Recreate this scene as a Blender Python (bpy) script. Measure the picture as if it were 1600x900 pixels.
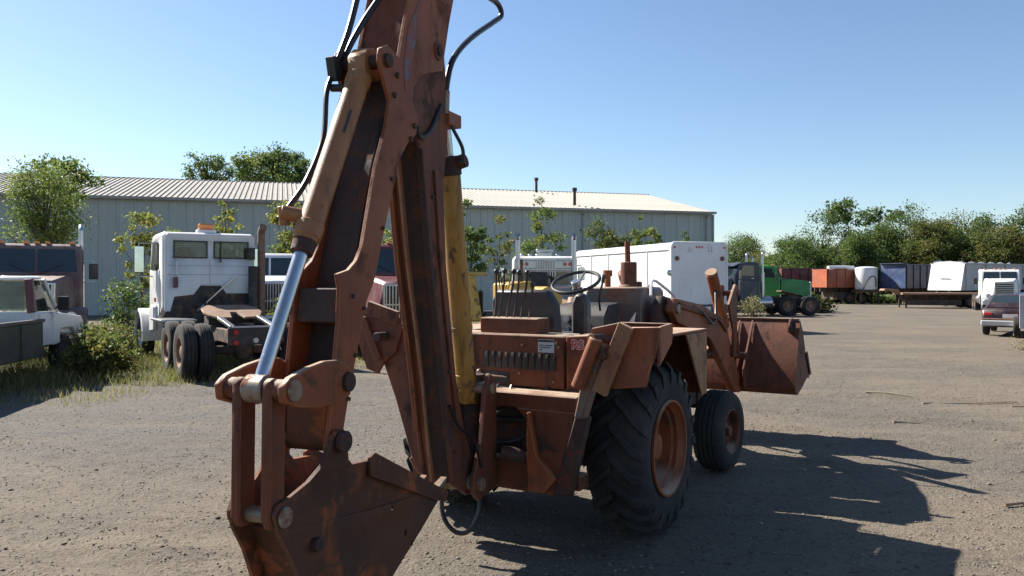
import bpy, bmesh, math, random
import numpy as np
from mathutils import Vector, Matrix, noise
from mathutils.geometry import tessellate_polygon
R = math.radians
for o in list(bpy.data.objects): bpy.data.objects.remove(o)
scene = bpy.context.scene
C = scene.collection

# ------------------------------------------------------------------ camera, sky, sun, exposure
EYE = 1.85
cam_d = bpy.data.cameras.new('camera'); cam = bpy.data.objects.new('camera', cam_d); C.objects.link(cam)
cam.location = (0, 0, EYE); cam.rotation_euler = (R(90), 0, 0)
cam_d.sensor_width = 36; cam_d.lens = 36 * 1256 / 1600
cam_d.shift_y = -10 / 1600
cam_d.clip_start = 0.05; cam_d.clip_end = 3000
scene.camera = cam
LIGHT = Vector((1.03, -0.69, -1.0)).normalized()          # the way sunlight travels
SUN_EL = math.asin(-LIGHT.z); SUN_AZ = math.atan2(-LIGHT.x, -LIGHT.y)   # azimuth from +Y towards +X
world = bpy.data.worlds.new('World'); scene.world = world; world.use_nodes = True
wn = world.node_tree.nodes; wl = world.node_tree.links
sky = wn.new('ShaderNodeTexSky'); sky.sky_type = 'NISHITA'; sky.sun_disc = False
sky.sun_elevation = SUN_EL; sky.sun_rotation = SUN_AZ
sky.air_density = 1.0; sky.dust_density = 0.35; sky.ozone_density = 3.3; sky.altitude = 200
wl.new(sky.outputs[0], wn['Background'].inputs[0]); wn['Background'].inputs[1].default_value = 0.064
sun_d = bpy.data.lights.new('sun', 'SUN'); sun_d.energy = 5.0; sun_d.angle = R(0.55); sun_d.color = (1.0, 0.93, 0.82)
sun = bpy.data.objects.new('sun', sun_d); C.objects.link(sun); sun.location = (-20, 15, 25)
sun.rotation_euler = (-LIGHT).to_track_quat('Z', 'Y').to_euler()
scene.view_settings.view_transform = 'Standard'; scene.view_settings.look = 'None'
scene.view_settings.exposure = 1.3; scene.view_settings.gamma = 1
scene.render.engine = 'CYCLES'

# ------------------------------------------------------------------ materials
def new_mat(name):
    m = bpy.data.materials.new(name); m.use_nodes = True
    nt = m.node_tree; b = nt.nodes['Principled BSDF']
    return m, nt, b
def nd(nt, t, **kw):
    n = nt.nodes.new(t)
    for k, v in kw.items():
        if k.startswith('i_'): n.inputs[k[2:].replace('_', ' ')].default_value = v
        else: setattr(n, k, v)
    return n
def noise_n(nt, co, scale, detail=6, rough=.6, dist=0.0):
    n = nd(nt, 'ShaderNodeTexNoise'); n.inputs['Scale'].default_value = scale; n.inputs['Detail'].default_value = detail
    n.inputs['Roughness'].default_value = rough; n.inputs['Distortion'].default_value = dist
    nt.links.new(co, n.inputs['Vector']); return n.outputs['Fac']
def ramp(nt, fac, a, b, ca=0.0, cb=1.0):
    n = nd(nt, 'ShaderNodeMapRange'); n.interpolation_type = 'SMOOTHSTEP'
    n.inputs['From Min'].default_value = a; n.inputs['From Max'].default_value = b
    n.inputs['To Min'].default_value = ca; n.inputs['To Max'].default_value = cb
    nt.links.new(fac, n.inputs['Value']); return n.outputs['Result']
def mixc(nt, fac, a, b, mode='MIX'):
    n = nd(nt, 'ShaderNodeMix', data_type='RGBA', blend_type=mode)
    for s, v in ((6, a), (7, b)):
        if isinstance(v, (tuple, list)): n.inputs[s].default_value = (*v[:3], 1)
        else: nt.links.new(v, n.inputs[s])
    if isinstance(fac, (int, float)): n.inputs[0].default_value = fac
    else: nt.links.new(fac, n.inputs[0])
    return n.outputs[2]
def coords(nt, stretch=(1, 1, 1)):
    tc = nd(nt, 'ShaderNodeTexCoord'); mp = nd(nt, 'ShaderNodeMapping'); mp.inputs['Scale'].default_value = stretch
    nt.links.new(tc.outputs['Object'], mp.inputs['Vector']); return mp.outputs['Vector']
def worn(name, base, alt=None, rust=(.09, .035, .018), rust_amt=.5, dust=(.30, .25, .19), dust_amt=.2, rough=.55, metal=0, scale=3.0, bump=.15, edge=0.0, streak=0.0, stretch=(1, 1, 1), coat=0.0, top=0.0):
    """painted or bare metal with faded patches, rust, and settled dust"""
    m, nt, b = new_mat(name); co = coords(nt, stretch); L = nt.links
    alt = alt or tuple(c * .72 for c in base)
    c = mixc(nt, ramp(nt, noise_n(nt, co, scale, 5, .55), .35, .68), base, alt)
    r1 = noise_n(nt, co, scale * 2.2, 9, .68, .4)
    t = .72 - .3 * rust_amt
    rmask = ramp(nt, r1, t - .07, t + .05)
    c = mixc(nt, rmask, c, mixc(nt, noise_n(nt, co, scale * 11, 3, .6), rust, tuple(min(1, x * 2.2) for x in rust)))
    dm = ramp(nt, noise_n(nt, co, scale * .9, 6, .7, .2), .42, .8, 0, dust_amt)
    c = mixc(nt, dm, c, dust)
    c = mixc(nt, ramp(nt, noise_n(nt, co, scale * 28, 2, .5), .3, .75, 0, .22), c, tuple(x * .45 for x in base))
    if streak:   # rust and grease runs down the metal
        mp2 = nd(nt, 'ShaderNodeMapping'); mp2.inputs['Scale'].default_value = (9, 9, .7); L.new(co, mp2.inputs['Vector'])
        c = mixc(nt, ramp(nt, noise_n(nt, mp2.outputs[0], 1.6, 5, .6), .48, .72, 0, streak), c, tuple(x * .7 for x in rust))
    if edge:     # paint rubbed off along the edges
        bv = nd(nt, 'ShaderNodeBevel'); bv.samples = 4; bv.inputs['Radius'].default_value = .014
        g2 = nd(nt, 'ShaderNodeNewGeometry'); dt = nd(nt, 'ShaderNodeVectorMath', operation='DOT_PRODUCT'); L.new(bv.outputs[0], dt.inputs[0]); L.new(g2.outputs['Normal'], dt.inputs[1])
        em = nd(nt, 'ShaderNodeMath', operation='MULTIPLY'); L.new(ramp(nt, dt.outputs['Value'], .985, .86, 0, edge), em.inputs[0]); L.new(ramp(nt, noise_n(nt, co, scale * 4, 5, .7), .35, .6), em.inputs[1])
        c = mixc(nt, em.outputs[0], c, tuple(min(.4, x * 1.9 + .045) for x in base))
    if top:      # dust that has settled on upward faces
        ge = nd(nt, 'ShaderNodeNewGeometry'); sz_ = nd(nt, 'ShaderNodeSeparateXYZ'); L.new(ge.outputs['Normal'], sz_.inputs[0])
        tm = nd(nt, 'ShaderNodeMath', operation='MULTIPLY'); L.new(ramp(nt, sz_.outputs[2], .55, .95, 0, top), tm.inputs[0]); L.new(ramp(nt, noise_n(nt, co, scale * 1.7, 5, .6), .25, .6, .35, 1), tm.inputs[1])
        c = mixc(nt, tm.outputs[0], c, (.46, .37, .27))
    L.new(c, b.inputs['Base Color'])
    rr = nd(nt, 'ShaderNodeMapRange'); rr.inputs['To Min'].default_value = rough; rr.inputs['To Max'].default_value = .92
    L.new(rmask, rr.inputs['Value']); L.new(rr.outputs[0], b.inputs['Roughness'])
    b.inputs['Metallic'].default_value = metal; b.inputs['Coat Weight'].default_value = coat
    bp = nd(nt, 'ShaderNodeBump'); bp.inputs['Strength'].default_value = bump; bp.inputs['Distance'].default_value = .01
    L.new(noise_n(nt, co, scale * 14, 6, .7), bp.inputs['Height']); L.new(bp.outputs[0], b.inputs['Normal'])
    return m
def plain(name, col, rough=.5, metal=0, spec=.5, coat=0, emit=None):
    m, nt, b = new_mat(name); co = coords(nt); L = nt.links
    c = mixc(nt, ramp(nt, noise_n(nt, co, 6, 6, .65), .3, .75, 0, .5), col, tuple(x * .6 for x in col))
    L.new(c, b.inputs['Base Color']); b.inputs['Roughness'].default_value = rough; b.inputs['Metallic'].default_value = metal
    b.inputs['Specular IOR Level'].default_value = spec; b.inputs['Coat Weight'].default_value = coat
    if emit: b.inputs['Emission Color'].default_value = (*col, 1); b.inputs['Emission Strength'].default_value = emit
    return m
M = {}
M['orange'] = worn('faded_orange_paint', (.255, .064, .014), (.165, .036, .010), top=.75, edge=.7, streak=.5, rust=(.06, .022, .012), rust_amt=.42, dust_amt=.10, rough=.62, scale=1.7, bump=.2)
M['rustred'] = worn('rust_red_steel', (.150, .038, .011), (.092, .023, .009), top=.75, edge=.6, streak=.6, rust=(.028, .012, .009), rust_amt=.42, dust_amt=.07, rough=.70, scale=2.1, bump=.25)
M['rustdark'] = worn('greasy_dark_steel', (.036, .017, .013), (.022, .012, .010), rust=(.06, .02, .01), rust_amt=.5, dust_amt=.05, rough=.72, scale=3.5, bump=.25, streak=.4, edge=.4)
M['bucketrust'] = worn('rusted_bucket_steel', (.092, .028, .010), (.040, .015, .008), rust=(.15, .042, .013), rust_amt=.5, dust=(.2, .16, .12), dust_amt=.08, rough=.72, scale=1.9, bump=.3, edge=.5, streak=.5)
M['tan'] = worn('sun_bleached_tan_paint', (.29, .14, .066), (.23, .095, .042), top=.75, edge=.4, streak=.4, rust=(.07, .03, .018), rust_amt=.36, dust_amt=.2, rough=.6, scale=3, bump=.18)
M['wornsteel'] = worn('worn_bare_steel', (.27, .23, .19), (.19, .14, .10), rust=(.15, .06, .03), rust_amt=.6, rough=.45, metal=.45, scale=5)
M['yellowcyl'] = worn('yellow_cylinder_paint', (.36, .19, .024), (.30, .145, .02), rust=(.05, .03, .02), rust_amt=.36, dust_amt=.2, rough=.6, scale=5, stretch=(1, 1, .5), streak=.75)
M['tancyl'] = worn('tan_yellow_cylinder_paint', (.30, .135, .045), (.25, .10, .034), rust=(.055, .028, .018), rust_amt=.22, dust_amt=.12, rough=.52, scale=7, stretch=(1, 1, .4), streak=.4)
M['yellow'] = worn('machine_yellow', (.55, .36, .06), (.44, .26, .05), rust=(.08, .04, .02), rust_amt=.4, rough=.5, scale=3)
M['chrome'] = worn('chrome_rod', (.56, .57, .59), (.46, .46, .46), rust=(.2, .15, .1), rust_amt=.08, dust=(.3, .27, .22), dust_amt=.3, rough=.24, metal=.95, scale=5, bump=.02)
M['chromedull'] = plain('dull_chrome', (.50, .51, .52), .3, .9)
M['black'] = plain('black_rubber_hose', (.014, .014, .016), .42)
M['blackpaint'] = worn('dirty_black_paint', (.02, .02, .022), rust=(.06, .03, .02), rust_amt=.35, dust_amt=.3, rough=.55, scale=3)
M['seat'] = worn('black_seat_vinyl', (.02, .02, .024), (.03, .03, .034), rust_amt=0, dust_amt=.25, rough=.5, scale=4)
M['tyre'] = worn('dusty_tyre_rubber', (.016, .016, .017), (.026, .025, .024), rust_amt=0, dust=(.12, .10, .085), dust_amt=.35, rough=.92, scale=3.2, bump=.3)
M['white'] = worn('weathered_white_paint', (.74, .74, .73), (.64, .64, .63), rust=(.22, .15, .10), rust_amt=.16, dust=(.38, .34, .28), dust_amt=.22, rough=.42, scale=1.6, bump=.05)
M['cleanwhite'] = worn('white_box_paint', (.74, .75, .76), (.68, .69, .70), rust=(.32, .29, .25), rust_amt=.1, dust=(.42, .38, .32), dust_amt=.25, rough=.42, scale=1.1, bump=.03, streak=.14)
M['maroon'] = worn('faded_maroon_paint', (.12, .022, .03), (.085, .018, .024), rust=(.08, .035, .02), rust_amt=.28, dust_amt=.32, rough=.4, scale=1.8, bump=.05)
M['greymaroon'] = worn('dusty_grey_maroon_paint', (.115, .065, .062), (.15, .11, .105), rust=(.09, .04, .025), rust_amt=.45, dust=(.34, .29, .26), dust_amt=.45, rough=.55, scale=1.7, bump=.06)
M['darkcar'] = worn('dull_plum_car_paint', (.026, .014, .018), (.04, .026, .029), rust_amt=.2, dust_amt=.3, rough=.35, scale=1.8, bump=.03)
M['navy'] = worn('dark_navy_paint', (.018, .026, .055), (.03, .036, .055), rust_amt=.2, dust_amt=.22, rough=.35, scale=1.6, bump=.04)
M['green'] = worn('bright_green_paint', (.035, .24, .045), (.03, .17, .04), rust_amt=.1, dust_amt=.12, rough=.33, scale=1.5, bump=.03)
M['orangebox'] = worn('orange_trailer_paint', (.38, .085, .03), (.27, .06, .025), rust_amt=.35, dust_amt=.25, rough=.5, scale=1.2, bump=.04, streak=.3)
M['bluebox'] = worn('blue_trailer_paint', (.03, .065, .17), (.022, .038, .09), rust_amt=.25, dust=(.4, .42, .48), dust_amt=.25, rough=.45, scale=1.4, bump=.05)
M['greyside'] = worn('grey_trailer_side', (.40, .41, .43), (.34, .35, .37), rust_amt=.12, dust_amt=.25, rough=.5, scale=1.0, bump=.04)
M['frame'] = worn('rusty_truck_frame', (.045, .035, .03), (.03, .026, .025), rust=(.11, .05, .028), rust_amt=.5, dust_amt=.3, rough=.8, scale=2.5)
M['rustplate'] = worn('rust_brown_plate', (.25, .15, .10), (.19, .11, .07), rust=(.12, .06, .035), rust_amt=.5, dust_amt=.2, rough=.75, scale=3)
M['wood'] = worn('weathered_planks', (.16, .14, .115), (.10, .085, .07), rust=(.05, .04, .03), rust_amt=.45, rough=.9, scale=2.5, stretch=(6, .6, 6))
M['wood_pale'] = worn('pale_dry_wood', (.42, .33, .22), (.34, .26, .17), rust_amt=0, rough=.9, scale=4)
M['bedgreen'] = worn('dull_green_black_sideboard', (.045, .055, .04), (.06, .06, .045), rust_amt=.35, dust_amt=.25, rough=.7, scale=2.3)
M['glass'] = plain('dark_window_glass', (.025, .038, .045), .08, 0, .8)
def see_through_glass():
    m, nt, b = new_mat('see_through_glass'); L = nt.links
    tr = nd(nt, 'ShaderNodeBsdfTransparent'); tr.inputs[0].default_value = (.62, .68, .65, 1)
    gl = nd(nt, 'ShaderNodeBsdfGlossy'); gl.inputs['Roughness'].default_value = .03
    fr = nd(nt, 'ShaderNodeFresnel'); fr.inputs[0].default_value = 1.5
    co = coords(nt); df = nd(nt, 'ShaderNodeBsdfDiffuse'); df.inputs[0].default_value = (.35, .32, .27, 1)
    m1 = nd(nt, 'ShaderNodeMixShader'); L.new(fr.outputs[0], m1.inputs[0]); L.new(tr.outputs[0], m1.inputs[1]); L.new(gl.outputs[0], m1.inputs[2])
    m2 = nd(nt, 'ShaderNodeMixShader'); L.new(ramp(nt, noise_n(nt, co, 3, 6, .7), .35, .8, .03, .3), m2.inputs[0]); L.new(m1.outputs[0], m2.inputs[1]); L.new(df.outputs[0], m2.inputs[2])
    L.new(m2.outputs[0], nt.nodes['Material Output'].inputs[0]); return m
M['seeglass'] = see_through_glass()
M['mirror'] = plain('mirror_glass', (.45, .52, .56), .06, 1.0)
M['amber'] = plain('amber_lens', (.75, .22, .03), .25, 0, .6, .4)
M['red'] = plain('red_lens', (.50, .018, .02), .25, 0, .6, .4)
M['clear'] = plain('clear_lens', (.62, .62, .62), .15, 0, .6, .4)
M['decal'] = plain('pale_blue_decal', (.42, .50, .56), .5)
M['letter_white'] = plain('white_vinyl', (.72, .70, .68), .5)
M['letter_red'] = plain('red_vinyl', (.45, .015, .03), .5)
M['bluepaint'] = worn('blue_paint_smear', (.07, .10, .20), (.13, .10, .12), rust=(.15, .055, .034), rust_amt=.85, dust_amt=.1, rough=.6, scale=7)
M['cowl'] = worn('grey_brown_cowl', (.10, .082, .08), (.15, .085, .05), rust=(.12, .05, .028), rust_amt=.5, dust_amt=.25, rough=.5, scale=2.2, top=.4)
M['roofmetal'] = worn('galvanised_roof', (.34, .325, .295), (.27, .255, .23), rust=(.3, .22, .16), rust_amt=.12, dust_amt=.2, rough=.8, metal=0, scale=.5, bump=.03)
M['wallmetal'] = worn('grey_green_wall_sheet', (.40, .445, .42), (.35, .39, .37), rust=(.2, .2, .17), rust_amt=.1, dust_amt=.12, rough=.55, scale=.4, bump=.03, stretch=(1, 1, .3))
M['bark'] = worn('tree_bark', (.10, .075, .055), (.07, .055, .04), rust_amt=0, dust_amt=.1, rough=.95, scale=6, stretch=(3, 3, .6), bump=.5)
M['stone'] = None

def leaf_mat(name, dark, light, yellow, yfrac):
    m, nt, b = new_mat(name); L = nt.links
    at = nd(nt, 'ShaderNodeAttribute', attribute_name='tint')
    c = mixc(nt, ramp(nt, at.outputs['Fac'], 0, 1 - yfrac), dark, light)
    c = mixc(nt, ramp(nt, at.outputs['Fac'], 1 - yfrac, min(1, 1 - yfrac + .12) + .001), c, yellow)
    L.new(c, b.inputs['Base Color']); b.inputs['Roughness'].default_value = .55; b.inputs['Specular IOR Level'].default_value = .3
    tr = nd(nt, 'ShaderNodeBsdfTranslucent'); L.new(mixc(nt, .4, c, (.16, .24, .05), 'MIX'), tr.inputs['Color'])
    mx = nd(nt, 'ShaderNodeMixShader'); mx.inputs[0].default_value = .5
    L.new(b.outputs[0], mx.inputs[1]); L.new(tr.outputs[0], mx.inputs[2]); L.new(mx.outputs[0], nt.nodes['Material Output'].inputs[0])
    return m
M['leaf_fresh'] = leaf_mat('fresh_green_leaves', (.06, .10, .025), (.17, .21, .055), (.32, .28, .06), .15)
M['leaf_yellow'] = leaf_mat('yellowing_leaves', (.08, .11, .025), (.20, .21, .05), (.46, .35, .06), .35)
M['leaf_dark'] = leaf_mat('dark_tree_leaves', (.03, .062, .024), (.08, .12, .04), (.16, .17, .05), .1)
M['leaf_mid'] = leaf_mat('mid_green_tree_leaves', (.034, .068, .022), (.095, .135, .042), (.17, .165, .05), .14)
M['leaf_olive'] = leaf_mat('olive_tree_leaves', (.045, .06, .02), (.11, .115, .035), (.22, .15, .05), .25)
M['grass'] = leaf_mat('dry_grass_blades', (.09, .10, .04), (.22, .19, .085), (.40, .31, .17), .5)
M['grassgreen'] = leaf_mat('green_weed_blades', (.06, .068, .026), (.15, .14, .058), (.30, .25, .13), .4)

def ground_material():
    m, nt, b = new_mat('gravel_dirt_yard'); L = nt.links
    tc = nd(nt, 'ShaderNodeTexCoord'); co = tc.outputs['Object']
    mp = nd(nt, 'ShaderNodeMapping'); mp.inputs['Rotation'].default_value = (0, 0, R(20)); mp.inputs['Scale'].default_value = (.22, 1.5, 1)
    L.new(co, mp.inputs['Vector'])
    c = mixc(nt, ramp(nt, noise_n(nt, co, .28, 6, .6, .3), .35, .65), (.166, .134, .102), (.106, .093, .079))
    c = mixc(nt, ramp(nt, noise_n(nt, mp.outputs[0], .8, 7, .62, .5), .48, .72, 0, .6), c, (.205, .168, .124))
    c = mixc(nt, ramp(nt, noise_n(nt, mp.outputs[0], 1.7, 8, .7, .3), .52, .70, 0, .6), c, (.060, .048, .038))
    c = mixc(nt, ramp(nt, noise_n(nt, co, 3.2, 9, .72, .2), .50, .72, 0, .55), c, (.065, .054, .044))
    sx = nd(nt, 'ShaderNodeSeparateXYZ'); L.new(co, sx.inputs[0])
    # bluish crushed stone along the verge on the left
    band = nd(nt, 'ShaderNodeMath', operation='MULTIPLY_ADD'); L.new(sx.outputs[0], band.inputs[0]); band.inputs[1].default_value = .08; L.new(sx.outputs[1], band.inputs[2])
    bm1 = ramp(nt, band.outputs[0], 6.8, 9.6); bm2 = ramp(nt, band.outputs[0], 13, 18, 1, 0)
    lx = ramp(nt, sx.outputs[0], -3.0, 1.5, 1, 0)
    mm = nd(nt, 'ShaderNodeMath', operation='MULTIPLY'); L.new(bm1, mm.inputs[0]); L.new(bm2, mm.inputs[1])
    m2 = nd(nt, 'ShaderNodeMath', operation='MULTIPLY'); L.new(mm.outputs[0], m2.inputs[0]); L.new(lx, m2.inputs[1])
    m3 = nd(nt, 'ShaderNodeMath', operation='MULTIPLY'); L.new(m2.outputs[0], m3.inputs[0]); L.new(ramp(nt, noise_n(nt, mp.outputs[0], 1.2, 5, .6), .3, .6, .35, .95), m3.inputs[1])
    c = mixc(nt, m3.outputs[0], c, (.090, .088, .090))
    vo = nd(nt, 'ShaderNodeTexVoronoi'); vo.inputs['Scale'].default_value = 42; L.new(co, vo.inputs['Vector'])
    sp = nd(nt, 'ShaderNodeSeparateColor'); L.new(vo.outputs['Color'], sp.inputs[0])
    c = mixc(nt, ramp(nt, sp.outputs[0], .4, 1, 0, .3), c, (.20, .175, .138))
    c = mixc(nt, ramp(nt, sp.outputs[1], .7, 1, 0, .4), c, (.10, .09, .078))
    vo2 = nd(nt, 'ShaderNodeTexVoronoi'); vo2.inputs['Scale'].default_value = 130; L.new(co, vo2.inputs['Vector'])
    sp2 = nd(nt, 'ShaderNodeSeparateColor'); L.new(vo2.outputs['Color'], sp2.inputs[0])
    c = mixc(nt, ramp(nt, sp2.outputs[0], .3, 1, 0, .35), c, (.215, .185, .145))
    c = mixc(nt, ramp(nt, sp2.outputs[1], .6, 1, 0, .45), c, (.09, .08, .07))
    c = mixc(nt, ramp(nt, noise_n(nt, co, 17, 6, .72), .55, .66, 0, .8), c, (.040, .033, .027))  # dark specks colour in the shade of small cavities between clods
    c = mixc(nt, ramp(nt, noise_n(nt, co, 24, 5, .68), .60, .70, 0, .6), c, (.27, .235, .185))
    # thin grass cover far out
    gy = ramp(nt, sx.outputs[1], 62, 75); c = mixc(nt, gy, c, (.10, .11, .04))
    L.new(c, b.inputs['Base Color']); b.inputs['Roughness'].default_value = .93; b.inputs['Specular IOR Level'].default_value = .2
    def madd(x, k, y):
        q = nd(nt, 'ShaderNodeMath', operation='MULTIPLY_ADD'); L.new(x, q.inputs[0]); q.inputs[1].default_value = k
        if y is None: q.inputs[2].default_value = 0
        else: L.new(y, q.inputs[2])
        return q.outputs[0]
    h = madd(noise_n(nt, co, 4.5, 10, .66), 1.6, None)
    h = madd(noise_n(nt, mp.outputs[0], 2.6, 6, .6), 1.6, h)
    h = madd(noise_n(nt, co, 17, 8, .75), 1.1, h)
    h = madd(vo.outputs['Distance'], .35, h)
    bp = nd(nt, 'ShaderNodeBump'); bp.inputs['Strength'].default_value = .9; bp.inputs['Distance'].default_value = .022
    L.new(h, bp.inputs['Height']); L.new(bp.outputs[0], b.inputs['Normal'])
    return m
def stone_material():
    m, nt, b = new_mat('loose_stones'); L = nt.links
    at = nd(nt, 'ShaderNodeAttribute', attribute_name='tint')
    L.new(mixc(nt, at.outputs['Fac'], (.055, .045, .036), (.30, .265, .22)), b.inputs['Base Color']); b.inputs['Roughness'].default_value = .9
    return m
M['ground'] = ground_material(); M['stone'] = stone_material()

# ------------------------------------------------------------------ mesh helpers
class MB:
    """collects shapes; build() links them as one mesh object"""
    def __init__(s, mat=None): s.bm = bmesh.new(); s.mat = mat or Matrix.Identity(4)
    def _f(s, vs, faces):
        v = [s.bm.verts.new(s.mat @ Vector(p)) for p in vs]
        for f in faces:
            try: s.bm.faces.new([v[i] for i in f])
            except ValueError: pass
        return v
    def hexa(s, p):      # 8 points: bottom 4 ccw, top 4 ccw
        s._f(p, [(3, 2, 1, 0), (4, 5, 6, 7), (0, 1, 5, 4), (1, 2, 6, 5), (2, 3, 7, 6), (3, 0, 4, 7)]); return s
    def box(s, x0, x1, y0, y1, z0, z1):
        return s.hexa([(x0, y0, z0), (x1, y0, z0), (x1, y1, z0), (x0, y1, z0), (x0, y0, z1), (x1, y0, z1), (x1, y1, z1), (x0, y1, z1)])
    def beam(s, p0, p1, w, h, up=(0, 0, 1)):
        p0, p1 = Vector(p0), Vector(p1); d = (p1 - p0).normalized(); u = Vector(up)
        if abs(d.dot(u)) > .97: u = Vector((0, 1, 0))
        a = d.cross(u).normalized() * w / 2; b = a.cross(d).normalized() * h / 2
        q = [p - a - b for p in (p0,)] + [p0 + a - b, p1 + a - b, p1 - a - b, p0 - a + b, p0 + a + b, p1 + a + b, p1 - a + b]
        return s.hexa(q)
    def ring(s, c, a, b, r, n): return [c + a * (r * math.cos(2 * math.pi * i / n)) + b * (r * math.sin(2 * math.pi * i / n)) for i in range(n)]
    def cyl(s, p0, p1, r0, r1=None, n=14, cap=True):
        r1 = r0 if r1 is None else r1
        p0, p1 = Vector(p0), Vector(p1); d = (p1 - p0).normalized(); a = d.orthogonal().normalized(); b = d.cross(a)
        v = s.ring(p0, a, b, r0, n) + s.ring(p1, a, b, r1, n)
        f = [(i, (i + 1) % n, n + (i + 1) % n, n + i) for i in range(n)]
        if cap: f += [tuple(range(n - 1, -1, -1)), tuple(range(n, 2 * n))]
        s._f(v, f); return s
    def prism(s, pts, axis, a, b):   # polygon extruded along one axis
        def mk(p, t):
            return {'x': (t, p[0], p[1]), 'y': (p[0], t, p[1]), 'z': (p[0], p[1], t)}[axis]
        n = len(pts); v = [mk(p, a) for p in pts] + [mk(p, b) for p in pts]
        f = [(i, (i + 1) % n, n + (i + 1) % n, n + i) for i in range(n)] + [tuple(range(n - 1, -1, -1)), tuple(range(n, 2 * n))]
        s._f(v, f); return s
    def tube(s, pts, r, n=8, sub=6, closed=False):
        P = [Vector(p) for p in pts]
        if len(P) > 2 and sub > 1:
            Q = []
            m = len(P)
            for i in range(m if closed else m - 1):
                g = (lambda k: P[k % m]) if closed else (lambda k: P[max(0, min(m - 1, k))])
                p0, p1, p2, p3 = g(i - 1), g(i), g(i + 1), g(i + 2)
                for k in range(sub):
                    t = k / sub
                    Q.append(.5 * ((2 * p1) + (p2 - p0) * t + (2 * p0 - 5 * p1 + 4 * p2 - p3) * t * t + (3 * p1 - p0 - 3 * p2 + p3) * t ** 3))
            if not closed: Q.append(P[-1])
            P = Q
        rad = r if isinstance(r, (list, tuple)) else None
        m = len(P); vs = []; a = None
        for i, p in enumerate(P):
            d = (P[(i + 1) % m] - P[i - 1]) if closed else (P[min(m - 1, i + 1)] - P[max(0, i - 1)])
            d.normalize()
            a = (d.orthogonal() if a is None else (a - d * a.dot(d))).normalized(); b = d.cross(a)
            rr = rad[0] + (rad[1] - rad[0]) * i / (m - 1) if rad else r
            vs += s.ring(p, a, b, rr, n)
        f = [(i * n + j, i * n + (j + 1) % n, ((i + 1) % m) * n + (j + 1) % n, ((i + 1) % m) * n + j) for i in range(m if closed else m - 1) for j in range(n)]
        if not closed: f += [tuple(range(n - 1, -1, -1)), tuple(range((m - 1) * n, m * n))]
        s._f(vs, f); return s
    def lathe(s, prof, c=(0, 0, 0), axis='x', n=32, a0=0, a1=None, close=False):
        c = Vector(c); full = a1 is None; k = n if full else n + 1; vs = []
        for i in range(k):
            t = a0 + (2 * math.pi if full else a1 - a0) * i / n; cs, sn = math.cos(t), math.sin(t)
            for h, r in prof:
                vs.append(c + {'x': Vector((h, r * cs, r * sn)), 'y': Vector((r * cs, h, r * sn)), 'z': Vector((r * cs, r * sn, h))}[axis])
        m = len(prof); f = []
        for i in range(n):
            j = (i + 1) % k
            for q in range(m if close else m - 1): f.append((i * m + q, i * m + (q + 1) % m, j * m + (q + 1) % m, j * m + q))
        if close and not full: f += [tuple(range(m)), tuple(range((k - 1) * m + m - 1, (k - 1) * m - 1, -1))]
        s._f(vs, f); return s
    def ball(s, c, r, n=10, sc=(1, 1, 1)):
        prof = [(-math.cos(math.pi * i / 6) * r, max(1e-4, math.sin(math.pi * i / 6) * r)) for i in range(7)]
        k = len(s.bm.verts); s.lathe(prof, (0, 0, 0), 'z', n)
        s.bm.verts.ensure_lookup_table(); inv = s.mat.inverted()
        for v in s.bm.verts[k:]:
            q = inv @ v.co; v.co = s.mat @ Vector((c[0] + q.x * sc[0], c[1] + q.y * sc[1], c[2] + q.z * sc[2]))
        return s
    def mesh(s, name, mat, bev=0.0, smooth=35):
        bm = s.bm
        bmesh.ops.recalc_face_normals(bm, faces=bm.faces)
        if bev:
            es = [e for e in bm.edges if len(e.link_faces) == 2 and e.calc_face_angle(0) > .5]
            try: bmesh.ops.bevel(bm, geom=es, offset=bev, segments=1, affect='EDGES', clamp_overlap=True)
            except Exception: pass
        me = bpy.data.meshes.new(name); bm.to_mesh(me); bm.free()
        if smooth:
            me.shade_smooth(); me.set_sharp_from_angle(angle=R(smooth))
        me.materials.append(M[mat] if isinstance(mat, str) else mat)
        return me
    def build(s, name, mat, parent=None, bev=0.0, smooth=35):
        return link(name, s.mesh(name, mat, bev, smooth), parent)
def link(name, me, parent=None, loc=None, rot=None):
    o = bpy.data.objects.new(name, me); C.objects.link(o); o.parent = parent
    if loc: o.location = loc
    if rot: o.rotation_euler = rot
    return o
def tag(o, label, cat, group=None):
    o['label'] = label; o['category'] = cat
    if group: o['group'] = group
    return o
def thing(name, label, cat, loc=(0, 0, 0), heading=0, group=None):
    o = bpy.data.objects.new(name, None); C.objects.link(o); o.empty_display_size = .3
    o.location = loc; o.rotation_euler = (0, 0, -R(heading)); return tag(o, label, cat, group)
def structure(o): o['kind'] = 'structure'; return o
def stuff(o, label=None, cat=None):
    o['kind'] = 'stuff'
    if label: o['label'] = label; o['category'] = cat
    return o
def raw_mesh(name, verts, faces_flat, per, mat, tint=None):
    """numpy verts (n,3) and faces with `per` corners each"""
    me = bpy.data.meshes.new(name); nf = len(faces_flat) // per
    me.vertices.add(len(verts)); me.vertices.foreach_set('co', np.asarray(verts, np.float32).ravel())
    me.loops.add(len(faces_flat)); me.loops.foreach_set('vertex_index', np.asarray(faces_flat, np.int32))
    me.polygons.add(nf); me.polygons.foreach_set('loop_start', np.arange(0, nf * per, per, dtype=np.int32))
    if tint is not None:
        a = me.attributes.new('tint', 'FLOAT', 'FACE'); a.data.foreach_set('value', np.asarray(tint, np.float32))
    me.update(calc_edges=True); me.materials.append(M[mat]); return me

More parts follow.
